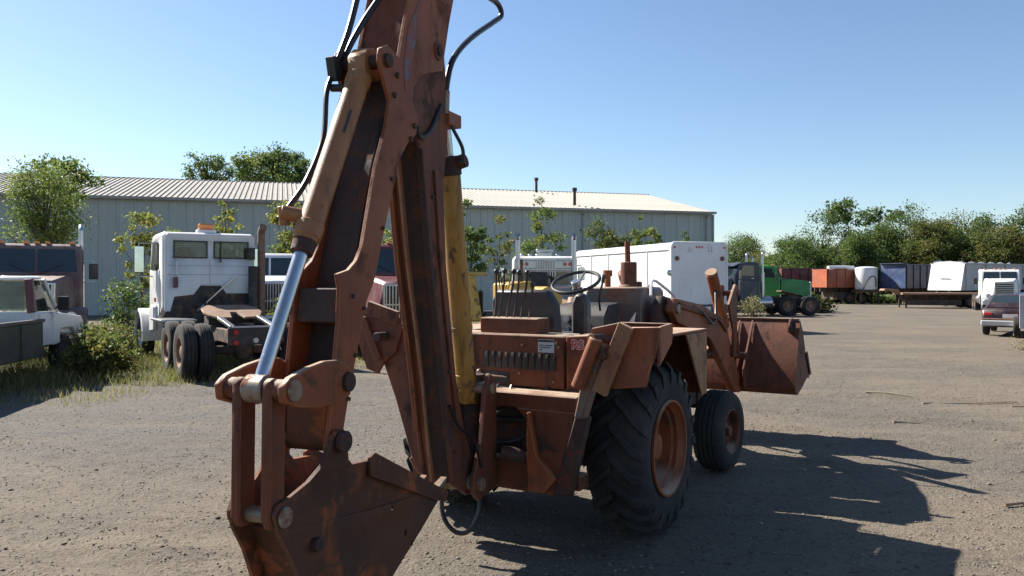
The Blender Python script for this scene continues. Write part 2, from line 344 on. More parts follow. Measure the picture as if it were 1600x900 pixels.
# ------------------------------------------------------------------ ground
def smoothstep(a, b, x):
    t = max(0, min(1, (x - a) / (b - a))); return t * t * (3 - 2 * t)
def ground_z(x, y):
    f = smoothstep(34, 22, y) * smoothstep(17, 12, abs(x)) * smoothstep(.5, 2, y)
    if f <= 0: return -.012
    a = R(24); u = x * math.cos(a) - y * math.sin(a); v = x * math.sin(a) + y * math.cos(a)
    n = .042 * noise.noise(Vector((u * .5, v * 1.7, 0))) + .014 * noise.noise(Vector((u * 2.1, v * 3.6, 5))) + .011 * noise.noise(Vector((x * 5.3, y * 5.3, 9)))
    for off in (-3.1, -2.9, -1.2, 1.9, 3.4, 5.2):      # long shallow ruts
        q = v - off * 1.35 - 7.5 - .5 * math.sin(u * .22 + off); n -= .040 * math.exp(-(q / .17) ** 2) - .018 * math.exp(-((abs(q) - .3) / .1) ** 2)
    w = 1.0
    for wx, wy in ((.98, 6.0), (2.1, 7.92), (-.4, 6.82), (.86, 8.66)):
        w = min(w, smoothstep(.25, .8, math.hypot(x - wx, y - wy)))
    return -.012 + f * w * n
xs = np.concatenate([[-900, -300, -120, -60, -30, -20], np.arange(-15, 15.01, .13), [20, 30, 60, 120, 300, 900]])
ys = np.concatenate([[-100, -20, 0], np.arange(1.6, 27, .13), [30, 36, 45, 60, 80, 120, 300, 1500]])
gv = [(x, y, ground_z(x, y)) for y in ys for x in xs]
nx = len(xs); idx = np.arange(len(gv)).reshape(len(ys), nx)
gf = np.stack([idx[:-1, :-1], idx[:-1, 1:], idx[1:, 1:], idx[1:, :-1]], -1).reshape(-1)
gme = raw_mesh('ground', np.array(gv), gf, 4, 'ground'); gme.shade_smooth()
structure(link('ground', gme))

# ------------------------------------------------------------------ vegetation
def leaf_cloud(name, centres, size, mat, rng, parent=None, tint=None, flat=.0, asp=.55):
    n = len(centres); d = rng.normal(size=(n, 3)); d /= np.linalg.norm(d, axis=1)[:, None] + 1e-9
    e = rng.normal(size=(n, 3)); e -= d * (e * d).sum(1)[:, None]; e /= np.linalg.norm(e, axis=1)[:, None] + 1e-9
    s = size * rng.uniform(.6, 1.35, n)[:, None]
    c = np.asarray(centres)
    v = np.stack([c - d * s, c + e * s * asp, c + d * s, c - e * s * asp], 1).reshape(-1, 3)
    f = np.arange(4 * n)
    t = rng.uniform(0, 1, n) if tint is None else tint
    return link(name, raw_mesh(name, v, f, 4, mat, t), parent)
def tree(name, label, cat, loc, h, r, base, leafmat, nleaf, leaf, seed, group=None, nclump=34, sparse=.5, lean=0, squash=1.0, trunk_r=None):
    rng = np.random.default_rng(seed); rnd = random.Random(seed)
    t = thing(name, label, cat, loc, 0, group)
    tr = trunk_r or h * .016
    mid = Vector((lean, 0, (base + h) / 2)); hz = (h - base) / 2
    m = MB(); top = Vector((lean * .9, 0, h * .86))
    p1 = Vector((lean * .25 + rnd.uniform(-.1, .1) * r, rnd.uniform(-.1, .1) * r, h * .35)); p2 = Vector((lean * .6 + rnd.uniform(-.1, .1) * r, 0, h * .62))
    m.tube([(0, 0, -.1), p1, p2, top], [tr, tr * .22], 7, 4)
    cents = []; tints = []; ws = []; cl = []
    for i in range(nclump):
        while True:
            q = Vector((rnd.uniform(-1, 1), rnd.uniform(-1, 1), rnd.uniform(-1, 1)))
            if .3 < q.length < 1: break
        ang = math.atan2(q.y, q.x); wob = .82 + .25 * math.sin(ang * 2 + seed) + .12 * math.sin(ang * 5 + 2 * seed)
        p = mid + Vector((q.x * r * wob, q.y * r * wob * squash, q.z * hz * (.9 + .15 * math.sin(3 * ang))))
        cl.append((p, r * rnd.uniform(.16, .34)))
        z0 = max(base * .55, min(h * .8, p.z - rnd.uniform(.25, .6) * abs(p.z - base) - .3 * r * .4))
        k = z0 / (h * .86); st = Vector((lean * .9 * k, 0, z0))
        mm = (st + p) / 2 + Vector((0, 0, -.08 * r + rnd.uniform(-.1, .15) * r))
        m.tube([st, mm, p], [tr * .48 * (1 - .5 * k), tr * .08], 5, 3)
    m.build('trunk', 'bark', t)
    wsum = sum(c[1] ** 2 for c in cl)
    for p, rc in cl:
        k = max(4, int(nleaf * rc * rc / wsum)); g = rng.normal(size=(k, 3)) * rc * sparse; g[:, 2] *= .75
        cents.append(np.array(p) + g); tints.append(np.clip(rng.uniform(-.25, .35) + rng.uniform(0, .9, k), 0, 1))
    leaf_cloud('crown', np.concatenate(cents), leaf, leafmat, rng, t, np.concatenate(tints))
    return t
def blades(name, pts, hts, mat, rng, width=.012, parent=None, lean=.45):
    n = len(pts); a = rng.uniform(0, 2 * np.pi, n); b = rng.uniform(0, 2 * np.pi, n)
    dx = np.stack([np.cos(a), np.sin(a), np.zeros(n)], 1) * width
    tip = np.stack([np.cos(b) * lean, np.sin(b) * lean, np.ones(n)], 1) * np.asarray(hts)[:, None] * rng.uniform(.6, 1.2, (n, 1))
    p = np.asarray(pts); v = np.stack([p - dx, p + dx, p + tip], 1).reshape(-1, 3)
    return link(name, raw_mesh(name, v, np.arange(3 * n), 3, mat, rng.uniform(0, 1, n)), parent)

# ------------------------------------------------------------------ warehouse
wh = thing('warehouse', 'long grey-green metal warehouse with pale ribbed low-pitched roof', 'warehouse', (13.6, 54.6, 0), -16)
PW = .9
rib = [(0, 0), (.05, -.05), (.12, -.05), (.17, 0), (.44, 0), (.46, -.015), (.5, -.015), (.52, 0), (PW - .006, 0), (PW - .006, .03), (0, .03)]
wp = MB().prism(rib, 'z', 0, 6.5).mesh('wall_panel', 'wallmetal', 0, 20)
rl = math.hypot(10.35, 2.25); ra = math.atan2(2.25, 10.35)
ribz = [(0, 0)]
for k_ in range(3): q_ = k_ * .3; ribz += [(q_ + .02, .0), (q_ + .05, .055), (q_ + .11, .055), (q_ + .14, 0)]
ribz += [(PW - .006, 0), (PW - .006, -.03), (0, -.03)]
rp = MB().prism(ribz, 'y', 0, rl).mesh('roof_panel', 'roofmetal', 0, 20)
for i in range(1, 73):
    link('wall_panel', wp, wh, (-PW * i, 0, 0))
    link('roof_panel', rp, wh, (-PW * i, -.35, 6.52), (ra, 0, 0))
MB().prism([(.06, 0), (.06, 6.4), (10, 8.62), (20, 6.4), (20, 0)], 'x', -PW * 72, -.04).build('gable_wall', 'wallmetal', wh)
MB().hexa([(-PW * 72, 10.05, 8.72), (0, 10.05, 8.72), (0, 20.4, 6.42), (-PW * 72, 20.4, 6.42), (-PW * 72, 10.05, 8.76), (0, 10.05, 8.76), (0, 20.4, 6.46), (-PW * 72, 20.4, 6.46)]).build('back_roof', 'roofmetal', wh)
MB().box(-PW * 72, .1, -.42, -.36, 6.4, 6.56).build('eave_trim', 'roofmetal', wh, .01)
MB().box(.0, .1, -.1, .02, 0, 6.4).build('corner_trim', 'wallmetal', wh)
MB().box(-PW * 72, .06, 9.85, 10.2, 8.74, 8.82).build('ridge_cap', 'roofmetal', wh, .02)
for dx in (-.5, -9.4, -20.2, -31.0, -41.8, -52.6):
    MB().tube([(dx, -.40, 6.38), (dx, -.16, 6.1), (dx, -.12, 5.8), (dx, -.12, .1)], .055, 8, 3).build('downpipe', 'roofmetal', wh)
for vx, vy, vz, hh in ((-9.5, 1.2, 6.7, 1.35), (-9.6, 9.2, 8.4, 1.3)):
    MB().cyl((vx, vy, vz), (vx, vy, vz + hh), .1, n=10).cyl((vx, vy, vz + hh - .22), (vx, vy, vz + hh), .16, n=10).build('roof_vent', 'frame', wh)

# ------------------------------------------------------------------ wheels shared by every vehicle
WM = {}
def wheel(parent, x, y, r, w, side=1, rim='chromedull', name='wheel', dual=False, z=None, sides=True):
    key = (round(r, 3), round(w, 3), rim)
    if key not in WM:
        ri = r * .56; h = w / 2
        t = MB().lathe([(-h * .9, ri), (-h, r * .68), (-h * 1.0, r * .86), (-h * .82, r * .965), (-h * .62, r * .99), (-h * .5, r * .965), (-h * .42, r), (-.06 * h, r), (0, r * .97), (.06 * h, r), (h * .42, r), (h * .5, r * .965), (h * .62, r * .99), (h * .82, r * .965), (h, r * .86), (h, r * .68), (h * .9, ri)], n=28).mesh('tyre', 'tyre')
        rm = MB().lathe([(h * .9, ri * 1.02), (h * .86, ri * .92), (h * .25, ri * .82), (h * .2, ri * .45), (h * .6, ri * .38), (h * .72, ri * .2), (h * .72, .001)], n=20)
        for k in range(8):
            a = k * math.pi / 4; cy, cz = ri * .6 * math.cos(a), ri * .6 * math.sin(a)
            rm.cyl((h * .2, cy, cz), (h * .34, cy, cz), ri * .055, n=6)
        WM[key] = (t, rm.mesh('rim', rim))
    t, rm = WM[key]
    o = link(name, t, parent, (x, y, r if z is None else z), (0, 0, 0 if side > 0 else math.pi))
    link('rim', rm, o)
    return o

# ------------------------------------------------------------------ backhoe loader (x right, y forward, origin under the rear axle)
bh = thing('backhoe_loader', 'rusty orange backhoe loader with raised rear arm and front bucket in middle of yard', 'backhoe', (.29, 6.41, 0), 31)
I4 = Matrix.Identity(4)
def part(name, fn, mat, parent=bh, bev=.004, smooth=35, mtx=None):
    m = MB(mtx); fn(m); return m.build(name, mat, parent, bev, smooth)

# rear wheels: lugged tyres
def lug_tyre(r, w, n):
    h = w / 2; rc = r * .935
    m = MB(); prof = [(-h * .86, r * .52), (-h * .97, r * .62), (-h, r * .74), (-h * .93, r * .86), (-h * .74, r * .915), (-h * .4, rc), (0, rc * 1.004), (h * .4, rc), (h * .74, r * .915), (h * .93, r * .86), (h, r * .74), (h * .97, r * .62), (h * .86, r * .52)]
    m.lathe(prof, n=56)
    for sgn in (-1, 1):
        for i in range(n):
            a0 = 2 * math.pi * (i + (.5 if sgn > 0 else 0)) / n
            st = [(-.05 * h, 0, r * .995, rc * .97), (.35 * h, .12, r, rc * .97), (.72 * h, .25, r * .985, r * .88), (.99 * h, .32, r * .90, r * .82), (1.02 * h, .34, r * .80, r * .75)]
            ring = []
            for xx, da, ro, ri in st:
                wd = .052 if xx < .9 * h else .06
                for q, rr in ((-1, ri), (-.72, ro), (.72, ro), (1, ri)):
                    a = a0 + da - .1 + q * wd
                    ring.append((sgn * xx, rr * math.cos(a), rr * math.sin(a)))
            f = []
            for k in range(len(st) - 1):
                for q in range(3): f.append((k * 4 + q, k * 4 + q + 1, k * 4 + 5 + q, k * 4 + 4 + q))
            f += [(0, 1, 2, 3), tuple(range(len(st) * 4 - 4, len(st) * 4))]
            m._f(ring, f)
    return m.mesh('tyre', 'tyre', 0, 40)
RT = lug_tyre(.635, .44, 20)
rimm = MB().lathe([(.185, .325), (.205, .352), (.222, .35), (.222, .335), (.19, .325), (.165, .30), (.13, .30), (.12, .285), (.03, .275), (.01, .24), (.0, .14), (.05, .13), (.06, .10), (.12, .09), (.125, .001)], n=40)
for k in range(8):
    a = k * math.pi / 4; rimm.cyl((0, .19 * math.cos(a), .19 * math.sin(a)), (.035, .19 * math.cos(a), .19 * math.sin(a)), .017, n=6)
RR = rimm.mesh('rim', 'orange')
for sd in (1, -1):
    o = link('rear_wheel', RT, bh, (.8 * sd, 0, .632), (R(11 * sd), 0, 0 if sd > 0 else math.pi)); link('rim', RR, o)
def front_tyre():
    m = MB(); r, h = .39, .145
    prof = [(-h * .85, .2), (-h, .24), (-h, .31), (-h * .9, .36), (-h * .72, .382)]
    for q in (-.5, -.17, .17, .5): prof += [((q - .13) * h, .39), ((q - .02) * h, .392), ((q - .015) * h, .372), ((q + .04) * h, .372), ((q + .045) * h, .392)]
    prof += [(h * .72, .382), (h * .9, .36), (h, .31), (h, .24), (h * .85, .2)]
    m.lathe(prof, n=44); return m.mesh('tyre', 'tyre', 0, 40)
FT = front_tyre()
frm = MB().lathe([(.11, .205), (.13, .22), (.14, .215), (.12, .195), (.05, .185), (.02, .15), (.02, .09), (.07, .08), (.08, .05), (.12, .045), (.122, .001)], n=30)
for k in range(6):
    a = k * math.pi / 3; frm.cyl((.02, .12 * math.cos(a), .12 * math.sin(a)), (.045, .12 * math.cos(a), .12 * math.sin(a)), .012, n=6)
FRM = frm.mesh('rim', 'rustred')
for sd in (1, -1):
    o = link('front_wheel', FT, bh, (.72 * sd, 2.2, .388), (0, 0, R(-4) if sd > 0 else math.pi - R(4))); link('rim', FRM, o)
part('rear_axle', lambda m: m.cyl((-.66, 0, .632), (.66, 0, .632), .12).cyl((-.3, 0, .632), (.3, 0, .632), .22), 'rustdark')
part('front_axle', lambda m: m.box(-.6, .6, 2.12, 2.28, .34, .46).cyl((-.62, 2.2, .39), (.62, 2.2, .39), .06).cyl((-.57, 2.2, .3), (-.57, 2.2, .55), .05).cyl((.57, 2.2, .3), (.57, 2.2, .55), .05), 'rustdark')
part('chassis', lambda m: m.box(-.24, .24, -.8, 1.2, .5, .98).box(-.32, -.22, .4, 2.85, .55, .8).box(.22, .32, .4, 2.85, .55, .8).box(-.2, .2, 1.2, 2.5, .55, 1.3).box(-.34, .34, 2.72, 2.86, .5, 1.3), 'rustdark')
part('floor_plate', lambda m: m.box(-.62, .62, -.45, 1.15, .98, 1.02), 'rustred')
part('step', lambda m: m.box(.5, .82, .86, 1.14, .5, .53).box(.5, .53, .86, 1.14, .53, .98), 'rustdark')
part('step', lambda m: m.box(-.82, -.5, .86, 1.14, .5, .53).box(-.53, -.5, .86, 1.14, .53, .98), 'rustdark')
for sd in (1, -1):
    fx = lambda a: a * sd
    def fender(m):
        m.prism([(fx(.56), -.5), (fx(1.02), -.5), (fx(1.02), .86), (fx(.56), .86)], 'z', 1.445, 1.465)
        m.prism([(-.5, 1.0), (-.5, 1.44), (.86, 1.44), (.86, .95)], 'x', fx(.545), fx(.565))
    f = part('fender', fender, 'orange')
    part('fender_skirt', lambda m: m.prism([(.36, 1.44), (.86, 1.44), (.86, .93), (.74, .93)], 'x', fx(1.0), fx(1.018)), 'tan', f)
    part('fender_apron', lambda m: m.prism([(fx(.57), .93), (fx(.998), .93), (fx(.998), 1.44), (fx(.57), 1.44)], 'y', .84, .858), 'rustred', f)

# rear console, its louvres, decals, levers
con = part('rear_console', lambda m: m.prism([(-.56, 1.11), (.52, 1.11), (.52, 1.455), (.49, 1.475), (-.56, 1.475)], 'y', -.75, -.42), 'rustred', bev=.008)
for i in range(11):
    x0 = -.13 + i * .055
    part('louvre', lambda m: m.hexa([(x0, -.757, 1.235), (x0 + .046, -.757, 1.235), (x0 + .046, -.748, 1.235), (x0, -.748, 1.235), (x0, -.752, 1.35), (x0 + .046, -.764, 1.35), (x0 + .046, -.748, 1.35), (x0, -.748, 1.35)]), 'blackpaint', con, 0)
part('recess_shade', lambda m: m.box(-.14, .09, -.754, -.748, 1.125, 1.205), 'blackpaint', con, 0)  # black slab on the panel, painted-in shade of a cavity
part('valve_pipe', lambda m: m.tube([(-.14, -.77, 1.18), (0, -.772, 1.175), (.08, -.765, 1.172)], .006).ball((-.135, -.775, 1.165), .014).ball((-.15, -.775, 1.2), .02), 'wornsteel', con, 0)
part('decal', lambda m: m.box(.325, .452, -.7535, -.7505, 1.358, 1.448), 'decal', con, 0)
part('decal_print', lambda m: m.box(.327, .45, -.756, -.7537, 1.432, 1.446).box(.335, .37, -.756, -.7537, 1.405, 1.41).box(.38, .44, -.756, -.7537, 1.405, 1.41).box(.335, .42, -.756, -.7537, 1.39, 1.395).box(.335, .36, -.756, -.7537, 1.375, 1.38), 'blackpaint', con, 0)
for bx, bz in ((.2, 1.40), (.18, 1.205), (.45, 1.16), (.47, 1.425), (.49, 1.40)):
    part('bolt', lambda m: m.cyl((bx, -.75, bz), (bx, -.766, bz), .011, n=6), 'wornsteel', con, 0)
sp = part('side_console', lambda m: m.hexa([(.535, -.735, 1.11), (.76, -.70, 1.11), (.76, -.3, 1.11), (.535, -.3, 1.11), (.535, -.735, 1.475), (.76, -.70, 1.485), (.76, -.3, 1.485), (.535, -.3, 1.475)]), 'orange', bev=.006)
def text_mesh(body, size, mat, parent, loc, rot, offset=0.0, depth=.001, name='lettering', shear=0.0):
    cu = bpy.data.curves.new('lettering', 'FONT'); cu.body = body; cu.size = size; cu.extrude = depth; cu.offset = offset; cu.shear = shear; cu.resolution_u = 3
    o = bpy.data.objects.new('tmp_text', cu); C.objects.link(o)
    bpy.context.view_layer.update()
    me = bpy.data.meshes.new_from_object(o.evaluated_get(bpy.context.evaluated_depsgraph_get()))
    bpy.data.objects.remove(o); me.materials.clear(); me.materials.append(M[mat])
    return link(name, me, parent, loc, rot)
ta = math.atan2(.035, .225)
text_mesh('RS', .085, 'letter_white', sp, (.575, -.733, 1.392), (R(90), 0, ta), .005, .0008)
text_mesh('RS', .085, 'letter_red', sp, (.575, -.7355, 1.392), (R(90), 0, ta), .001, .0008)
part('lever_box', lambda m: m.box(-.23, .262, -.64, -.46, 1.476, 1.585), 'rustred', bev=.006)
for i, (bx, tx, tz, bend) in enumerate(((-.17, -.165, 1.92, .0), (-.13, -.09, 1.925, .02), (-.06, -.01, 1.92, .03), (.0, .035, 1.912, .02), (.06, .105, 1.91, .03), (.13, .15, 1.82, .02))):
    lv = part('control_lever', lambda m: m.tube([(bx, -.54, 1.58), (bx + .01, -.53, 1.68), (tx - bend * .3, -.52, tz - .1), (tx, -.52, tz)], .0085, 6), 'rustdark', bev=0)
    part('knob', lambda m: m.ball((tx, -.52, tz + .004), .021, 8, (1, 1, 1.1)), 'black', lv, 0)
part('stabilizer_lever', lambda m: m.tube([(-.3, -.66, 1.45), (-.31, -.67, 1.6), (-.32, -.66, 1.72)], .014, 6), 'black', bev=0)
# seat, dash, steering
part('seat_back', lambda m: m.prism([(-.27, 1.44), (-.29, 1.7), (-.24, 1.79), (.2, 1.79), (.27, 1.68), (.29, 1.44)], 'y', -.40, -.30), 'seat', bev=.02)
part('seat_cushion', lambda m: m.prism([(-.32, 1.3), (-.32, 1.42), (.2, 1.45), (.24, 1.36), (.2, 1.3)], 'x', -.26, .26), 'seat', bev=.02)
part('seat_base', lambda m: m.box(-.2, .2, -.25, .12, 1.02, 1.3), 'blackpaint')
part('armrest', lambda m: m.prism([(.30, 1.44), (.30, 1.68), (.33, 1.76), (.40, 1.76), (.43, 1.68), (.43, 1.44)], 'y', -.2, -.1), 'seat', bev=.02)
part('battery_cover', lambda m: m.hexa([(.3, .0, 1.2), (.55, .0, 1.2), (.55, .5, 1.2), (.3, .5, 1.2), (.32, .05, 1.43), (.52, .05, 1.43), (.52, .48, 1.47), (.32, .48, 1.47)]), 'blackpaint', bev=.01)
part('dashboard', lambda m: m.prism([(.72, 1.02), (.78, 1.55), (.86, 1.64), (1.12, 1.66), (1.12, 1.02)], 'x', -.36, .14), 'blackpaint', bev=.01)
for gx, gz in ((-.22, 1.52), (-.12, 1.54), (-.22, 1.42), (-.12, 1.43), (-.17, 1.33)):
    part('gauge', lambda m: m.cyl((gx, .775, gz), (gx, .735, gz), .032, n=14).cyl((gx, .735, gz), (gx, .732, gz), .024, n=14), 'chromedull', bev=0)
part('dash_bracket', lambda m: m.prism([(.15, 1.47), (.29, 1.48), (.36, 1.58), (.33, 1.43), (.15, 1.42)], 'y', .93, .945), 'white', bev=0)
stx = Matrix.Translation((0, .49, 1.845)) @ Matrix.Rotation(R(26), 4, 'X')
sw = part('steering_wheel', lambda m: m.tube([(.205 * math.cos(a * math.pi / 8), .205 * math.sin(a * math.pi / 8), 0) for a in range(16)], .015, 10, 3, True), 'black', bev=0, mtx=stx)
part('steering_spoke', lambda m: [m.tube([(0, 0, -.03), (.1 * math.cos(a), .1 * math.sin(a), -.02), (.2 * math.cos(a), .2 * math.sin(a), 0)], .010, 6) for a in (R(90), R(210), R(330))], 'chromedull', sw, 0, mtx=stx)
part('steering_hub', lambda m: m.cyl((0, 0, -.05), (0, 0, .012), .042), 'chromedull', sw, .004, mtx=stx)
part('steering_column', lambda m: m.cyl((0, .80, 1.1), (0, .515, 1.80), .045), 'blackpaint')
part('shuttle_lever', lambda m: m.tube([(.12, .72, 1.6), (.16, .62, 1.72), (.2, .62, 1.88)], .010, 6).tube([(.19, .62, 1.84), (.205, .62, 1.91)], .016, 6), 'black', bev=0)
# engine hood, exhaust
hood = part('fuel_tank_cowl', lambda m: m.prism([(-.27, 1.2), (-.27, 1.75), (-.23, 1.80), (.25, 1.80), (.29, 1.76), (.29, 1.2)], 'y', 1.24, 1.82), 'cowl', bev=.012)
part('engine_hood', lambda m: m.prism([(-.26, 1.2), (-.26, 1.56), (-.2, 1.62), (.2, 1.62), (.26, 1.56), (.26, 1.2)], 'y', 1.87, 2.8), 'orange', bev=.012)
part('engine_block', lambda m: m.box(-.2, .2, 1.3, 2.6, .8, 1.3), 'blackpaint')
ex = part('exhaust_muffler', lambda m: m.cyl((0, 1.64, 1.785), (0, 1.64, 1.82), .105, .09).cyl((0, 1.64, 1.82), (0, 1.64, 2.04), .078, n=18).cyl((.05, 1.7, 1.78), (.05, 1.7, 1.85), .06), 'rustred', bev=.004)
part('stack_pipe', lambda m: m.cyl((-.01, 1.64, 2.04), (-.015, 1.64, 2.24), .027), 'rustred', ex, 0)
part('air_intake', lambda m: m.cyl((-.16, 1.5, 1.78), (-.16, 1.5, 1.92), .03).cyl((-.16, 1.5, 1.90), (-.16, 1.5, 1.96), .045), 'orange', bev=0)

# loader: towers, arms, cylinders, bucket
LX = .5
for sd in (1, -1):
    part('loader_tower', lambda m: m.prism([(1.22, .55), (1.28, 1.62), (1.42, 1.72), (1.58, 1.68), (1.7, .55)], 'x', (LX - .14) * sd, (LX - .05) * sd), 'rustdark', bev=.008)
    arm = part('loader_arm', lambda m: m.prism([(1.36, 1.58), (1.42, 1.70), (2.2, 1.62), (2.75, 1.50), (3.05, 1.36), (3.5, .85), (3.66, .70), (3.60, .58), (3.42, .60), (2.95, .95), (2.5, 1.26), (1.5, 1.47)], 'x', (LX - .03) * sd, (LX + .05) * sd), 'orange', bev=.008)
    part('pivot_pin', lambda m: m.cyl(((LX - .16) * sd, 1.45, 1.6), ((LX + .08) * sd, 1.45, 1.6), .045), 'wornsteel', arm)
    part('arm_rib', lambda m: m.prism([(1.5, 1.66), (2.75, 1.49), (3.02, 1.34), (3.0, 1.30), (2.73, 1.44), (1.5, 1.61)], 'x', (LX + .051) * sd, (LX + .075) * sd), 'rustred', arm)
    part('dump_cylinder', lambda m: m.cyl((LX * sd, 2.68, 1.93), (LX * sd, 3.12, 1.36), .062).cyl((LX * sd, 3.12, 1.36), (LX * sd, 3.2, 1.26), .03), 'orange', bev=.003)
    part('cylinder_cap', lambda m: m.cyl((LX * sd, 2.676, 1.935), (LX * sd, 2.66, 1.955), .063), 'tan')
    part('bell_crank', lambda m: m.prism([(3.28, 1.82), (3.36, 1.80), (3.32, 1.30), (3.30, 1.02), (3.2, 1.02), (3.2, 1.3), (3.02, 1.6)], 'x', (LX + .06) * sd, (LX + .09) * sd), 'rustred')
    part('bell_crank', lambda m: m.prism([(3.28, 1.82), (3.36, 1.80), (3.32, 1.30), (3.30, 1.02), (3.2, 1.02), (3.2, 1.3)], 'x', (LX - .09) * sd, (LX - .06) * sd), 'rustred')
    part('bucket_link', lambda m: m.beam((LX * sd, 3.34, 1.70), (LX * sd, 3.66, 1.02), .06, .05).cyl(((LX - .1) * sd, 3.34, 1.72), ((LX + .1) * sd, 3.34, 1.72), .03).cyl(((LX - .1) * sd, 3.66, 1.0), ((LX + .1) * sd, 3.66, 1.0), .04), 'rustred', bev=.004)
    part('lift_cylinder', lambda m: m.cyl((LX * .93 * sd, 1.55, .75), (LX * .93 * sd, 2.35, 1.0), .055).cyl((LX * .93 * sd, 2.35, 1.0), (LX * .93 * sd, 2.78, 1.13), .03), 'rustdark', bev=0)
part('loader_cross_tube', lambda m: m.cyl((-LX + .03, 2.95, 1.08), (LX - .03, 2.95, 1.08), .07), 'orange', bev=0)
part('loader_hose', lambda m: m.tube([(.42, 1.5, 1.7), (.56, 2.0, 1.6), (.58, 2.5, 1.42), (.52, 2.75, 1.75), (.5, 2.8, 1.82)], .012, 6), 'black', bev=0)
part('loader_hose', lambda m: m.tube([(.36, 1.3, 1.72), (.3, 1.5, 1.86), (.34, 1.75, 1.78), (.42, 1.9, 1.66)], .013, 6), 'clear', bev=0)
BW = 1.12
bk_back = [(4.46, .74), (4.05, .62), (3.82, .565), (3.73, .58), (3.69, .66), (3.79, 1.0), (3.88, 1.22), (3.97, 1.40)]
bk_in = [(y + .018, z + .012) for y, z in bk_back]
lb = part('loader_bucket', lambda m: m.prism(bk_back + bk_in[::-1], 'x', -BW, BW), 'rustred', bev=.003)
for sd in (1, -1):
    part('side_plate', lambda m: m.prism([(4.46, .74), (4.05, .62), (3.82, .565), (3.73, .58), (3.69, .66), (3.79, 1.0), (3.88, 1.22), (3.97, 1.40), (4.10, 1.28), (4.26, 1.02)], 'x', BW * sd, (BW + .02) * sd), 'rustred', lb, .003)
    part('side_cutter', lambda m: m.prism([(4.50, .73), (4.44, .74), (4.22, 1.0), (4.28, 1.03)], 'x', (BW + .021) * sd, (BW + .04) * sd), 'rustdark', lb, .003)
    for gx in (.41, .56):
        part('gusset', lambda m: m.prism([(3.955, 1.395), (3.68, 1.05), (3.54, .86), (3.56, .66), (3.68, .60), (3.70, .70), (3.78, 1.0), (3.87, 1.22)], 'x', (gx + .03) * sd, (gx + .05) * sd), 'rustred', lb, .003)
part('bucket_hook', lambda m: m.tube([(1.06, 3.93, 1.41), (1.06, 3.84, 1.40), (1.06, 3.80, 1.34), (1.06, 3.84, 1.29)], .022, 8).box(1.02, 1.10, 3.86, 3.93, 1.27, 1.41), 'rustdark', lb, 0)
part('cutting_edge', lambda m: m.prism([(4.40, .70), (4.62, .785), (4.40, .745)], 'x', -BW - .03, BW + .03), 'wornsteel', lb, .002)
part('top_lip', lambda m: m.box(-BW, BW, 3.96, 4.01, 1.395, 1.425), 'rustred', lb, .004)

# rear frame and stabilizers
def rframe(m):
    y0, y1 = -.97, -.86
    m.prism([(-.74, 1.10), (.74, 1.10), (.72, 1.0), (.44, 1.0), (-.44, 1.0), (-.72, 1.0)], 'y', y0, y1)
    m.prism([(.38, .44), (.38, 1.0), (.72, 1.0), (.60, .44)], 'y', y0, y1)
    m.prism([(-.38, .44), (-.38, 1.0), (-.72, 1.0), (-.60, .44)], 'y', y0, y1)
    m.prism([(-.38, .44), (.38, .44), (.38, .65), (-.38, .65)], 'y', y0, y1)
    for sx in (1, -1):
        m.prism([(.379 * sx, .65), (.379 * sx, .74), (.29 * sx, .65)], 'y', y0, y1).prism([(.379 * sx, 1.0), (.379 * sx, .90), (.27 * sx, 1.0)], 'y', y0, y1)
    m.box(-.7, .7, -.86, -.72, .46, .56).box(-.7, .7, -.86, -.76, 1.02, 1.1)
part('rear_frame', rframe, 'rustred', bev=.008)
part('frame_flange', lambda m: m.prism([(.40, .46), (.52, .46), (.60, .56), (.46, .70), (.40, .98), (.385, .98), (.385, .66)], 'y', -1.02, -.972), 'orange', bev=.006)
part('frame_flange', lambda m: m.prism([(-.40, .46), (-.52, .46), (-.60, .56), (-.46, .70), (-.40, .98), (-.385, .98), (-.385, .66)], 'y', -1.02, -.972), 'orange', bev=.006)
part('frame_pipe', lambda m: m.tube([(-.35, -.84, .9), (0, -.84, .88), (.35, -.84, .9)], .02).tube([(-.3, -.82, .75), (.1, -.83, .72), (.3, -.82, .8)], .014), 'blackpaint', bev=0)
